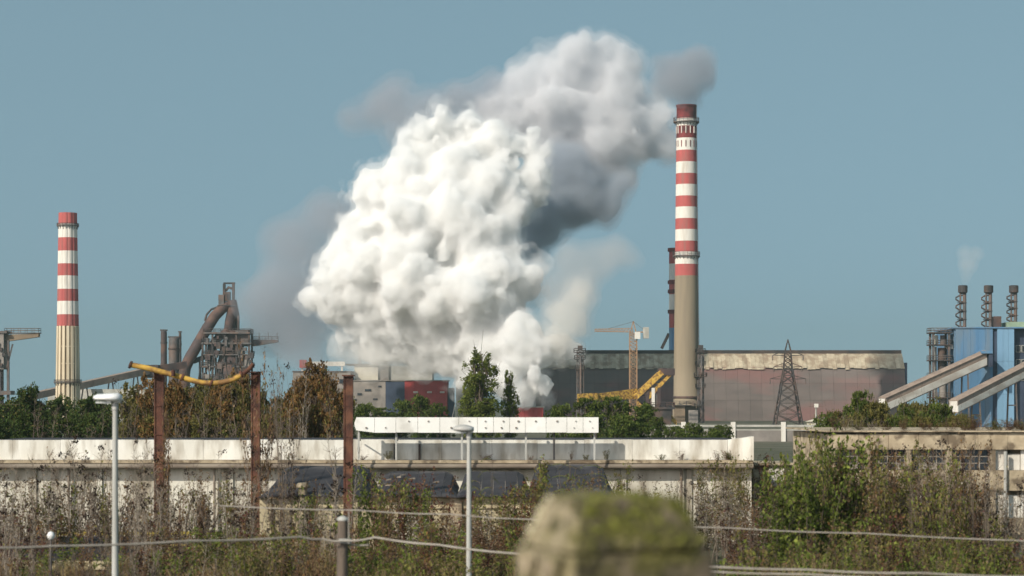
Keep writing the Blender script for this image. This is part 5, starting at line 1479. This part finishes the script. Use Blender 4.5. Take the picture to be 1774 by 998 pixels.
for px, D, pt, w_, kd in ((1455, 150, 712, 70, 'olive'), (1492, 146, 682, 70, 'bush'), (1525, 150, 706, 70, 'olive'), (1475, 135, 722, 70, 'olive'), (1440, 142, 716, 80, 'bush'), (1510, 140, 696, 90, 'olive'), (1470, 148, 696, 80, 'bush'), (1540, 142, 714, 80, 'olive')):
    tree(kd, px, D, pt, w_, 'broad bushy tree', 'bushy_tree', 'trees before the upper conveyor')
for px, D, pt, w_, kd in ((1570, 148, 706, 70, 'bush'), (1610, 146, 692, 80, 'olive'), (1645, 150, 700, 60, 'bush'), (1590, 136, 722, 80, 'olive'), (1640, 138, 726, 60, 'olive'), (1590, 150, 698, 90, 'olive'), (1628, 142, 704, 90, 'bush'), (1660, 140, 718, 70, 'olive'), (1560, 138, 724, 80, 'bush')):
    tree(kd, px, D, pt, w_, 'broad bushy tree', 'bushy_tree', 'trees between the conveyor feet')

# ---- foreground shrubs
pshrub = {
    'bare': [mk_shrub(80 + k, 4.6, 2.4, 7, [('dry_leaves', LM['brown'], 0.35, 0.10, 0.15, 0.05), ('last_leaves', LM['olive'], 0.18, 0.10, 0.2, 0.06)], 4, BARK_PALE if k % 2 else BARK, 0.028,
                      cluster=('seed_clusters', LM['dark'], 0.07, 18, 0.10, 0.075)) for k in range(5)],
    'dry': [mk_shrub(90 + k, 3.6, 2.4, 9, [('dry_leaves', LM['brown'], 2.6, 0.11, 0.05, 0.08), ('red_leaves', LM['rust'], 1.4, 0.11, 0.3, 0.07)], 3, BARK_RED) for k in range(3)],
    'rust': [mk_shrub(95 + k, 3.6, 2.2, 8, [('red_leaves', LM['wine'], 2.2, 0.12, 0.1, 0.08), ('dry_leaves', LM['rust'], 1.8, 0.11, 0.2, 0.08)], 3, BARK_RED) for k in range(3)],
    'green': [mk_shrub(100 + k, 3.2, 2.6, 9, [('green_leaves', LM['bright'], 3.0, 0.15, 0.05, 0.09), ('dark_leaves', LM['green'], 2.8, 0.14, 0.0, 0.10), ('dry_leaves', LM['brown'], 0.7, 0.10, 0.1, 0.08)], 3, BARK) for k in range(4)],
    'olive': [mk_shrub(110 + k, 3.2, 2.6, 9, [('olive_leaves', LM['olive'], 3.2, 0.13, 0.0, 0.10), ('green_leaves', LM['bright'], 1.5, 0.13, 0.1, 0.08), ('dry_leaves', LM['brown'], 1.6, 0.11, 0.0, 0.09)], 3, BARK) for k in range(4)],
    'seed': [mk_shrub(120 + k, 3.4, 2.4, 10, [('seed_heads', LM['seed'], 1.9, 0.10, 0.1, 0.09), ('dry_leaves', LM['brown'], 1.6, 0.10, 0.0, 0.08), ('olive_leaves', LM['olive'], 0.8, 0.10, 0.0, 0.08)], 3, BARK) for k in range(3)],
    'frond': [mk_frond(130 + k, 4.4, 2.4, 8, LM['bright'], LM['olive']) for k in range(3)],
}


def mk_grass(seed, H, W, n, mat):
    rng = np.random.default_rng(seed); pr = Proto(H, W); V = []; T = []
    for k in range(n):
        a = rng.uniform(0, 6.28); r_ = W * 0.32 * rng.random() ** 0.5; x_, y_ = r_ * math.cos(a), r_ * math.sin(a)
        h = H * rng.uniform(0.45, 1.0); lx, ly = rng.normal(0, 0.16, 2) * H; b = rng.uniform(0, 6.28); wx, wy = 0.011 * math.cos(b), 0.011 * math.sin(b); n0 = len(V)
        V += [(x_ - wx, y_ - wy, 0), (x_ + wx, y_ + wy, 0), (x_ + lx * 0.35 - wx * 0.8, y_ + ly * 0.35 - wy * 0.8, h * 0.6), (x_ + lx * 0.35 + wx * 0.8, y_ + ly * 0.35 + wy * 0.8, h * 0.6), (x_ + lx, y_ + ly, h)]
        T += [(n0, n0 + 1, n0 + 3), (n0, n0 + 3, n0 + 2), (n0 + 2, n0 + 3, n0 + 4)]
    pr.add('blades', np_mesh('blades', V, T), mat, True); return pr


LM['straw'] = leaf_mat('straw_blades', (0.36, 0.28, 0.14), (0.20, 0.15, 0.075), (0.46, 0.38, 0.20), scale=2.0)
pshrub['grass'] = [mk_grass(140 + k, 1.6, 1.2, 420, LM['straw']) for k in range(3)]


def shrub(kind, px, D, pt, wpx, label, name, group):
    pr = VR.choice(pshrub[kind]); h = max(0.6, zz(pt, D))
    o = place(pr, name, px, D, h, wpx * D / F, label, 'shrub', group, VR.uniform(0, 6.28))
    if len(label.split()) <= 6: PLANTS.append((o, h, label, where(px, FRONT_MARKS, 'beside')))


def row(kind, x0, x1, n, d0, d1, t0, t1, w0, w1, label, name, group, flip=False):
    for k in range(n):
        px = x0 + (x1 - x0) * (k + VR.uniform(0.15, 0.85)) / n
        shrub(kind, px, VR.uniform(d0, d1), VR.uniform(t0, t1), VR.uniform(w0, w1), label, name, group)


row('bare', -20, 200, 13, 72, 98, 752, 850, 70, 130, 'bare stemmed shrub', 'bare_shrub', 'bare shrubs left of the lamp')
row('bare', 200, 440, 15, 72, 98, 748, 845, 70, 130, 'bare stemmed shrub', 'bare_shrub', 'bare shrubs between lamp and column')
row('bare', 450, 610, 7, 72, 95, 735, 860, 70, 120, 'bare grey shrub', 'bare_shrub', 'bare shrubs before the shed')
row('bare', 1110, 1310, 6, 80, 100, 780, 860, 60, 110, 'bare thin shrub', 'bare_shrub', 'bare shrubs at the end wall')
row('rust', -10, 70, 3, 72, 84, 868, 900, 80, 110, 'dark wine red shrub', 'wine_red_shrub', 'wine red shrubs by the low shed')
row('bare', -10, 430, 12, 58, 70, 880, 950, 70, 110, 'little bare twig shrub', 'bare_shrub', 'short bare shrubs in front')
row('dry', 60, 330, 6, 74, 90, 890, 945, 70, 110, 'low dry brown shrub', 'dry_shrub', 'dry shrubs under the handrail')
row('green', 360, 480, 4, 70, 86, 895, 945, 80, 110, 'fresh green leafy shrub', 'green_shrub', 'green shrubs below the column')
row('olive', 300, 620, 9, 62, 80, 905, 965, 80, 120, 'low olive green shrub', 'olive_shrub', 'olive shrubs around the timber pole')
row('dry', 420, 620, 6, 62, 80, 900, 960, 70, 110, 'low dry brown shrub', 'dry_shrub', 'dry shrubs around the timber pole')
row('dry', 620, 930, 9, 62, 88, 880, 955, 80, 120, 'dry brown leafy shrub', 'dry_shrub', 'dry shrubs between pole and pillar')
row('olive', 620, 930, 8, 62, 86, 900, 965, 80, 120, 'olive green leafy shrub', 'olive_shrub', 'olive shrubs between pole and pillar')
row('seed', 700, 860, 4, 86, 94, 862, 900, 80, 110, 'pale seed head shrub', 'seed_head_shrub', 'seed head shrubs at the shed')
row('rust', 690, 770, 3, 88, 95, 808, 850, 60, 80, 'rust red shrub', 'rust_red_shrub', 'rust red shrubs before the roof')
row('rust', 860, 960, 3, 84, 95, 830, 880, 60, 90, 'rust red shrub', 'rust_red_shrub', 'rust red shrubs near the pillar')
shrub('green', 645, 92, 806, 90, 'green leafy shrub beside the third rusty column, before the dark roof', 'green_shrub', None)
shrub('frond', 848, 98, 748, 60, 'slim sapling with feather leaves rising past the sign board', 'feather_leaf_sapling', None)
shrub('frond', 985, 96, 762, 110, 'spreading sapling with feather leaves above the mossy pillar', 'feather_leaf_sapling', None)
shrub('frond', 1030, 97, 790, 80, 'short sapling with feather leaves beside the spreading one', 'feather_leaf_sapling', None)
shrub('olive', 940, 96, 792, 80, 'olive shrub below the sign board, left of the spreading sapling', 'olive_shrub', None)
shrub('olive', 1080, 98, 806, 70, 'olive shrub in front of the gutter, right of the short sapling', 'olive_shrub', None)
shrub('dry', 1035, 95, 815, 70, 'dry brown shrub under the short sapling', 'dry_shrub', None)
row('seed', 1120, 1310, 11, 86, 104, 805, 905, 70, 110, 'pale seed head shrub', 'seed_head_shrub', 'seed head shrubs on the end wall')
row('olive', 1210, 1310, 4, 104, 110, 786, 800, 50, 70, 'olive gutter creeper', 'olive_creeper', 'creepers at the fascia end')
row('rust', 1300, 1370, 4, 98, 116, 762, 800, 50, 80, 'wine red gap shrub', 'wine_red_shrub', 'wine red shrubs in the gap')
row('dry', 1290, 1370, 5, 84, 100, 850, 900, 70, 110, 'dry brown gap shrub', 'dry_shrub', 'dry shrubs in the gap')
row('green', 1345, 1475, 15, 82, 95.5, 735, 870, 90, 140, 'fresh green climbing shrub', 'green_shrub', 'green shrubs at the ruined corner')
row('olive', 1380, 1480, 5, 84, 95, 742, 800, 80, 110, 'olive climbing shrub', 'olive_shrub', 'olive shrubs at the ruined corner')
row('olive', 1460, 1690, 16, 82, 95.5, 755, 890, 80, 130, 'olive ruin creeper', 'olive_creeper', 'olive creepers on the ruin')
row('dry', 1450, 1690, 12, 86, 96, 744, 840, 70, 110, 'dry brown creeper', 'dry_creeper', 'brown creepers on the ruin')
row('seed', 1500, 1760, 6, 88, 95, 790, 850, 60, 90, 'pale seed head shrub', 'seed_head_shrub', 'seed head shrubs on the ruin')
row('bare', 1560, 1790, 11, 80, 95, 744, 850, 60, 110, 'bare twig shrub', 'bare_shrub', 'bare shrubs before the ruin')
row('green', 1250, 1790, 12, 58, 76, 925, 980, 90, 130, 'fresh green thicket shrub', 'green_shrub', 'green thicket below the ruin')
row('olive', 1250, 1790, 14, 60, 80, 900, 970, 90, 130, 'olive thicket shrub', 'olive_shrub', 'olive thicket below the ruin')
row('dry', 1250, 1790, 10, 60, 80, 900, 970, 80, 120, 'dry brown thicket shrub', 'dry_shrub', 'brown thicket below the ruin')
row('rust', 1730, 1800, 3, 62, 74, 930, 970, 80, 100, 'rust red thicket shrub', 'rust_red_shrub', 'rust red shrubs below the ruin')
row('dry', -20, 420, 9, 56, 66, 955, 988, 90, 130, 'low dry weed clump', 'weed_clump', 'dry weeds before the low shed')
row('olive', 600, 940, 8, 55, 62, 955, 985, 90, 130, 'low olive weed clump', 'weed_clump', 'olive weeds left of the pillar')

row('rust', 640, 1010, 5, 90, 96, 815, 850, 60, 90, 'rust red shrub', 'rust_red_shrub', None)
row('olive', 640, 1030, 6, 88, 96, 812, 860, 70, 100, 'olive roof high shrub', 'olive_shrub', None)
row('dry', 460, 700, 4, 88, 96, 815, 860, 60, 90, 'dry brown roof high shrub', 'dry_shrub', None)
row('dry', 0, 440, 8, 84, 100, 800, 880, 60, 100, 'brown leaved wall shrub', 'dry_shrub', None)
row('olive', 0, 440, 6, 84, 100, 820, 900, 60, 100, 'olive wall shrub', 'olive_shrub', None)
row('green', 520, 760, 4, 84, 96, 830, 890, 70, 100, 'fresh green shed shrub', 'green_shrub', None)
row('olive', 860, 1120, 5, 90, 100, 785, 840, 60, 90, 'olive gutter high shrub', 'olive_shrub', None)
row('rust', 60, 620, 9, 66, 90, 880, 950, 70, 110, 'reddish twig shrub', 'rust_red_shrub', None)
row('green', 20, 360, 5, 64, 84, 905, 960, 80, 120, 'fresh green low shrub', 'green_shrub', None)
row('green', 600, 920, 5, 64, 84, 895, 955, 80, 120, 'fresh green low shrub', 'green_shrub', None)
row('rust', 620, 930, 5, 66, 88, 880, 950, 70, 100, 'reddish twig shrub', 'rust_red_shrub', None)
row('rust', 1260, 1780, 6, 66, 90, 870, 940, 70, 110, 'reddish twig shrub', 'rust_red_shrub', None)
# tall dry grass between the shrubs
for x0, x1, n in ((-10, 420, 5), (420, 930, 5), (1250, 1780, 5)):
    row('grass', x0, x1, n, 58, 82, 915, 975, 60, 110, 'straw coloured grass clump', 'grass_clump', None)
# bare trees standing up behind the fascia and between the columns
for px, D, pt, w_ in ((225, 150, 655, 90), (300, 152, 662, 90), (365, 148, 650, 100), (425, 150, 640, 80), (480, 146, 628, 90), (520, 150, 640, 80), (588, 152, 655, 70), (70, 190, 690, 80), (150, 190, 695, 80)):
    o = place(VR.choice(pshrub['bare']), 'bare_tree', px, D, zz(pt, D), w_ * D / F, None, 'tree', None, VR.uniform(0, 6.28))
    PLANTS.append((o, zz(pt, D), 'thin bare tree', where(px, BACK_MARKS, 'before')))
shrub('dry', 446, 101, 600, 70, 'rust brown climber growing up over the middle rusty column', 'column_climber', None)
shrub('bare', 492, 99, 612, 70, 'very tall bare stemmed shrub with seed heads above the fascia', 'bare_shrub', None)
shrub('dry', 282, 102, 690, 60, 'brown climber wrapped round the yellow pipe column', 'column_climber', None)
shrub('dry', 1655, 92, 770, 70, 'dry brown creeper hanging over the gridded ruin window', 'dry_creeper', None)

# weeds rooted on the roof edges
for k in range(26):
    px = VR.uniform(1440, 1785); D = VR.uniform(97.0, 99.0); h = VR.uniform(0.25, 0.75); kd = VR.choice(['dry', 'dry', 'olive', 'bare'])
    o = place(VR.choice(pshrub[kd]), 'roof_weed', px, D, h, VR.uniform(0.6, 1.3), None, 'weed', None, VR.uniform(0, 6.28), zz(751, 97) + 0.11)
    PLANTS.append((o, h, {'dry': 'dry brown roof weed', 'olive': 'olive roof weed', 'bare': 'bare twig roof weed'}[kd], where(px, FRONT_MARKS, 'beside')))
for k in range(16):
    px = VR.uniform(460, 1290); D = 111.55; h = VR.uniform(0.25, 0.6); kd = VR.choice(['dry', 'olive', 'rust'])
    o = place(VR.choice(pshrub[kd]), 'ledge_weed', px, D, h, VR.uniform(0.4, 0.8), None, 'weed', None, VR.uniform(0, 6.28), zz(797, 112) + 0.0)
    PLANTS.append((o, h, {'dry': 'dry brown ledge weed', 'olive': 'olive ledge weed', 'rust': 'wine red ledge weed'}[kd], where(px, FRONT_MARKS, 'above')))

settle_labels()
# ---------------------------------------------------------------- smoke and steam
def ico(sub):
    bm = bmesh.new(); bmesh.ops.create_icosphere(bm, subdivisions=sub, radius=1.0)
    v = np.array([x.co[:] for x in bm.verts]); f = np.array([[q.index for q in p.verts] for p in bm.faces]); bm.free()
    return v, f
ICO = {k: ico(k) for k in (1, 2, 3)}


def sphere_union(name, spheres, voxel, smooth_it=0, rough=()):
    """One closed surface round a set of overlapping spheres (x, y, z, r)."""
    V = []; Fc = []; n = 0
    for (x, y, z, r) in spheres:
        v, f = ICO[3 if r > 6 * voxel else 2]
        V.append(v * r * np.array([1, 1, 1]) + np.array([x, y, z])); Fc.append(f + n); n += len(v)
    V = np.concatenate(V); Fc = np.concatenate(Fc)
    me = bpy.data.meshes.new(name + '_raw'); me.from_pydata(V.tolist(), [], Fc.tolist()); me.update()
    o = bpy.data.objects.new(name + '_raw', me); COL.objects.link(o)
    md = o.modifiers.new('r', 'REMESH'); md.mode = 'VOXEL'; md.voxel_size = voxel; md.use_smooth_shade = True
    for ti, (typ, scale, strength, mid) in enumerate(rough):
        t = bpy.data.textures.new('billow', typ); t.noise_scale = scale
        if typ == 'CLOUDS': t.noise_depth = 3; t.noise_basis = 'ORIGINAL_PERLIN'; t.noise_type = 'SOFT_NOISE'
        else: t.noise_intensity = 1.0; t.distance_metric = 'DISTANCE_SQUARED'
        d = o.modifiers.new('d', 'DISPLACE'); d.texture = t; d.texture_coords = 'LOCAL'; d.strength = strength; d.mid_level = mid
    if rough:
        m2 = o.modifiers.new('r2', 'REMESH'); m2.mode = 'VOXEL'; m2.voxel_size = voxel; m2.use_smooth_shade = True
    if smooth_it:
        sm = o.modifiers.new('s', 'SMOOTH'); sm.iterations = smooth_it; sm.factor = 0.5
    dg = bpy.context.evaluated_depsgraph_get()
    res = bpy.data.meshes.new_from_object(o.evaluated_get(dg))
    bpy.data.objects.remove(o); bpy.data.meshes.remove(me)
    res.name = name
    return res


def billow(seeds, levels, rng, keep_low=None):
    """seeds: (x,y,z,r). levels: list of (count, ratio_lo, ratio_hi). Each level sits on the one before, facing outwards."""
    allS = list(seeds); cur = list(seeds)
    for cnt, lo, hi in levels:
        nxt = []
        for (x, y, z, r) in cur:
            for _ in range(cnt):
                d = Vector((rng.gauss(0, 1), rng.gauss(0, 1), rng.gauss(0, 1)))
                if d.length < 1e-3: continue
                d.normalize()
                if d.y > 0.45: d.y = -d.y           # most of the lobes on the side that faces the open
                k = r * (lo + (hi - lo) * rng.random() ** 2)
                q = (x + d.x * (r - k * 0.45), y + d.y * (r - k * 0.45), z + d.z * (r - k * 0.45), k)
                if q[2] - k < 2.0: continue
                inside = False
                for s in seeds:
                    if (q[0] - s[0]) ** 2 + (q[1] - s[1]) ** 2 + (q[2] - s[2]) ** 2 < (s[3] - k * 0.6) ** 2 and s[3] > k * 1.3:
                        inside = True; break
                if not inside: nxt.append(q)
        allS += nxt; cur = nxt
    return allS


def px_spheres(lst, D, jitter, rng):
    o = []
    for t in lst:
        px, py, r = t[:3]; dd = t[3] if len(t) > 3 else rng.uniform(-jitter, jitter)
        p = at(px, py, D + dd); o.append((p.x, p.y, p.z, r * (D + dd) / F))
    return o


def plume(name, label, D, lst, jitter, levels, voxel, shells, seed, group=None, rough=()):
    """shells: list of (part name, inflate metres, material). The first is the thickest inside."""
    rng = random.Random(seed)
    sp = billow(px_spheres(lst, D, jitter, rng), levels, rng)
    base = at(lst[0][0], lst[0][1] + lst[0][2], D)
    root = empty(name, base)
    for pn, inf, mat in shells:
        s2 = [(x - base.x, y - base.y, z - base.z, max(r + inf, r * 0.3)) for x, y, z, r in sp]
        me = sphere_union(pn, s2, voxel * (1 + 0.12 * max(0, inf)), rough=rough)
        link_mesh(pn, me, mat, root)
    tag(root, label, 'smoke', group)
    return root


WHITE = [(920, 697, 18, -16), (914, 684, 23, -18), (895, 682, 19, -15), (936, 674, 18, -18), (908, 664, 27, -22), (932, 652, 25, -22), (880, 664, 24, -14), (852, 652, 28, -8), (818, 642, 28, 0), (785, 630, 30, 4), (760, 612, 32, 6),
         (890, 640, 36, -22), (922, 624, 34, -24), (950, 614, 27, -22), (972, 605, 23, -20), (852, 612, 44, -14), (890, 592, 44, -20), (800, 595, 46, -2), (845, 560, 56, -10), (735, 570, 56, 4), (680, 560, 52, 8), (640, 570, 44, 10), (604, 590, 24, 12), (648, 600, 24, 12), (700, 602, 28, 10), (735, 608, 26, 8),
         (600, 510, 52, 8), (568, 490, 32, 10), (548, 508, 18, 10), (580, 455, 32, 10), (640, 480, 70, 4), (720, 490, 80, -4), (800, 500, 76, -8), (860, 500, 60, -9), (900, 490, 38, -8), (920, 472, 22, -8),
         (612, 425, 40, 12), (660, 410, 56, 8), (720, 400, 62, 0), (780, 395, 66, -4), (840, 400, 52, -5), (872, 425, 36, -5), (815, 355, 52, -3),
         (645, 332, 38, 12), (690, 345, 46, 12), (730, 320, 54, 8), (790, 300, 60, 6), (850, 320, 54, 4), (890, 330, 52, 6), (925, 300, 32, 8), (925, 340, 26, 8), (908, 370, 26, 6),
         (728, 265, 44, 14), (765, 235, 38, 14), (800, 225, 34, 14), (825, 250, 38, 12), (870, 262, 34, 12), (908, 255, 32, 12), (705, 300, 38, 14), (755, 212, 20, 14), (940, 262, 20, 12)]
GREY = [(960, 240, 70, 0), (1050, 235, 74, 0), (1110, 240, 56, 0),
        (1130, 195, 42, 0), (1060, 180, 72, 0), (970, 170, 76, 0), (1000, 108, 52, 0), (1058, 105, 44, 0), (1088, 118, 34, 0), (905, 165, 52, 0),
        (880, 210, 60, 0), (940, 115, 34, 0), (1150, 250, 34, 0), (1090, 300, 32, 0), (1150, 190, 30, 0)]
BELLY = [(922, 460, 16, 0), (922, 435, 32, 0), (935, 390, 50, 0), (1000, 335, 62, 0), (1048, 350, 42, 0), (1075, 320, 30, 0), (980, 300, 60, 0), (1020, 375, 16, 0), (1045, 388, 14, 0)]
m_white = smoke_mat('white_steam', (0.962, 0.962, 0.956), 0.58, 0.0)
m_white_wisp = smoke_mat('white_steam_wisps', (0.98, 0.98, 0.975), 0.09, noise=(0.13, 0.50, 0.66))
m_white_soft = smoke_mat('white_steam_soft', (0.99, 0.99, 0.99), 0.055)
m_grey_wisp = smoke_mat('grey_smoke_wisps', (0.86, 0.86, 0.87), 0.05, noise=(0.07, 0.42, 0.66))
m_grey_core = smoke_mat('grey_smoke_core', (0.885, 0.89, 0.90), 0.17)
m_grey_soft = smoke_mat('grey_smoke_soft', (0.90, 0.90, 0.915), 0.045)
m_belly = smoke_mat('shade_toned_smoke_core', (0.62, 0.67, 0.73), 0.17)  # underside of the grey cloud: its shade is put into the smoke colour
m_belly_soft = smoke_mat('shade_toned_smoke_soft', (0.64, 0.69, 0.74), 0.05)
m_thin = smoke_mat('thin_smoke', (0.62, 0.63, 0.67), 0.034)
m_thin2 = smoke_mat('thin_smoke_b', (0.60, 0.61, 0.65), 0.018)
m_cream = smoke_mat('cream_smoke', (0.97, 0.95, 0.90), 0.07)
m_creamsoft = smoke_mat('cream_smoke_soft', (0.95, 0.93, 0.90), 0.03)
m_trail = smoke_mat('brownish_trail', (0.80, 0.78, 0.76), 0.016)
m_puff = smoke_mat('dark_puff', (0.55, 0.57, 0.61), 0.05)
m_puff2 = smoke_mat('dark_puff_soft', (0.55, 0.57, 0.61), 0.03)

plume('steam_plume', 'huge billowing white steam plume rising from the small red building', 830, WHITE, 8,
      [(12, 0.2, 0.65), (5, 0.2, 0.6)], 0.48, [('steam_core', 0.0, m_white), ('steam_fringe', 1.3, m_white_soft), ('steam_wisps', 3.4, m_white_wisp)], 3,
      rough=(('CLOUDS', 18.0, 8.0, 0.5), ('VORONOI', 15.0, -8.5, 0.2), ('VORONOI', 6.5, -3.0, 0.2), ('VORONOI', 2.8, -1.1, 0.2), ('VORONOI', 1.3, -0.4, 0.2)))
plume('grey_smoke_plume', 'large soft grey smoke cloud drifting behind the white steam plume', 900, GREY, 10,
      [(8, 0.3, 0.5), (4, 0.35, 0.5)], 0.9, [('smoke_core', -1.2, m_grey_core), ('smoke_layer', 0.4, m_grey_soft), ('smoke_fringe', 2.2, m_grey_wisp)], 5,
      rough=(('CLOUDS', 22.0, 10.0, 0.5), ('VORONOI', 13.0, -7.0, 0.2), ('VORONOI', 5.5, -3.2, 0.2), ('VORONOI', 2.6, -1.4, 0.2)))
plume('grey_smoke_plume', 'smoke belly under the soft grey cloud, its shade coloured in dark blue grey', 884, BELLY, 10,
      [(8, 0.3, 0.5), (4, 0.35, 0.5)], 1.2, [('smoke_core', -1.8, m_belly), ('smoke_layer', 0.0, m_belly_soft), ('smoke_fringe', 1.8, m_thin)], 15,
      rough=(('CLOUDS', 18.0, 7.0, 0.5), ('VORONOI', 7.0, -3.0, 0.2), ('VORONOI', 3.5, -1.4, 0.2)))
plume('smoke_drift', 'faint grey smoke streak drifting above the top of the white steam', 900,
      [(610, 205, 26), (650, 190, 34), (680, 175, 44), (700, 215, 40), (745, 190, 44), (800, 180, 40), (850, 165, 44)], 10,
      [(6, 0.3, 0.5)], 1.8, [('smoke_core', -2.5, m_thin), ('smoke_layer', 0, m_thin), ('smoke_fringe', 2.5, m_thin2)], 6,
      rough=(('CLOUDS', 20.0, 9.0, 0.5), ('VORONOI', 7.0, -3.0, 0.2)))
plume('smoke_drift', 'faint grey smoke veil hanging beside the blast furnace', 900,
      [(520, 590, 50), (485, 560, 56), (500, 500, 60), (540, 540, 60), (520, 430, 56), (560, 390, 50), (595, 375, 40), (450, 520, 40)], 10,
      [(5, 0.3, 0.5)], 1.8, [('smoke_core', -3, m_thin2), ('smoke_layer', 0, m_thin2), ('smoke_fringe', 3, m_thin2)], 8,
      rough=(('CLOUDS', 26.0, 14.0, 0.5), ('VORONOI', 10.0, -4.0, 0.2)))
plume('chimney_smoke', 'dark grey smoke puff leaving the top of the tall striped chimney', 800,
      [(1190, 181, 14), (1188, 168, 24), (1180, 142, 40), (1162, 126, 32), (1206, 118, 38), (1216, 142, 22), (1200, 160, 24), (1146, 148, 26)], 3,
      [(7, 0.3, 0.5)], 0.9, [('smoke_core', -1.2, m_puff), ('smoke_layer', 0, m_puff), ('smoke_fringe', 1.2, m_puff2)], 9,
      rough=(('CLOUDS', 8.0, 5.0, 0.5), ('VORONOI', 4.0, -2.0, 0.2)))
plume('cream_smoke_plume', 'cream tinted smoke column between the white steam and the tower crane', 806,
      [(962, 612, 22), (972, 580, 32), (985, 550, 38), (1000, 525, 32), (1005, 500, 26), (968, 545, 30)], 4,
      [(8, 0.3, 0.5), (4, 0.35, 0.5)], 0.9, [('smoke_core', -1.2, m_cream), ('smoke_layer', 0.4, m_creamsoft), ('smoke_fringe', 2.0, m_trail)], 10,
      rough=(('CLOUDS', 9.0, 5.0, 0.5), ('VORONOI', 4.0, -2.0, 0.2)))
plume('smoke_drift', 'thin brownish smoke trail fading out above the tower crane', 815,
      [(1005, 485, 38), (990, 455, 36), (1030, 455, 38), (1065, 445, 32), (1090, 450, 22), (965, 500, 36)], 4,
      [(7, 0.3, 0.5)], 1.2, [('smoke_core', -1.5, m_trail), ('smoke_layer', 0.0, m_trail), ('smoke_fringe', 1.8, m_trail)], 12,
      rough=(('CLOUDS', 14.0, 8.0, 0.5), ('VORONOI', 5.0, -2.6, 0.2)))
plume('vent_steam', 'small pale steam wisp above the lattice vent stacks', 700,
      [(1673, 487, 6), (1674, 475, 10), (1677, 458, 17), (1672, 440, 14), (1690, 440, 13)], 1,
      [(7, 0.3, 0.5)], 0.5, [('steam_core', -0.6, m_creamsoft), ('steam_fringe', 0.4, m_creamsoft)], 13)
plume('low_steam', 'low fog of steam spilling over the grey and red works buildings', 845,
      [(640, 625, 34), (690, 615, 40), (740, 615, 40), (600, 605, 30), (780, 620, 34)], 5,
      [(7, 0.3, 0.5)], 1.2, [('steam_core', -1.0, m_creamsoft), ('steam_fringe', 1.5, m_creamsoft)], 14)
# ---------------------------------------------------------------- haze
m, nt, o = new_mat('haze_air')
v = nt.nodes.new('ShaderNodeVolumePrincipled'); v.inputs['Color'].default_value = (0.37, 0.50, 0.50, 1)
v.inputs['Density'].default_value = 0.00013; v.inputs['Anisotropy'].default_value = 0.1
nt.links.new(v.outputs[0], o.inputs['Volume']); m.cycles.homogeneous_volume = True
hz = MB().box(-2600, 2600, -80, 6000, -2, 200).build('haze', m)
tag(hz, 'thin pale blue haze filling the air over the works', 'haze', kind='stuff')
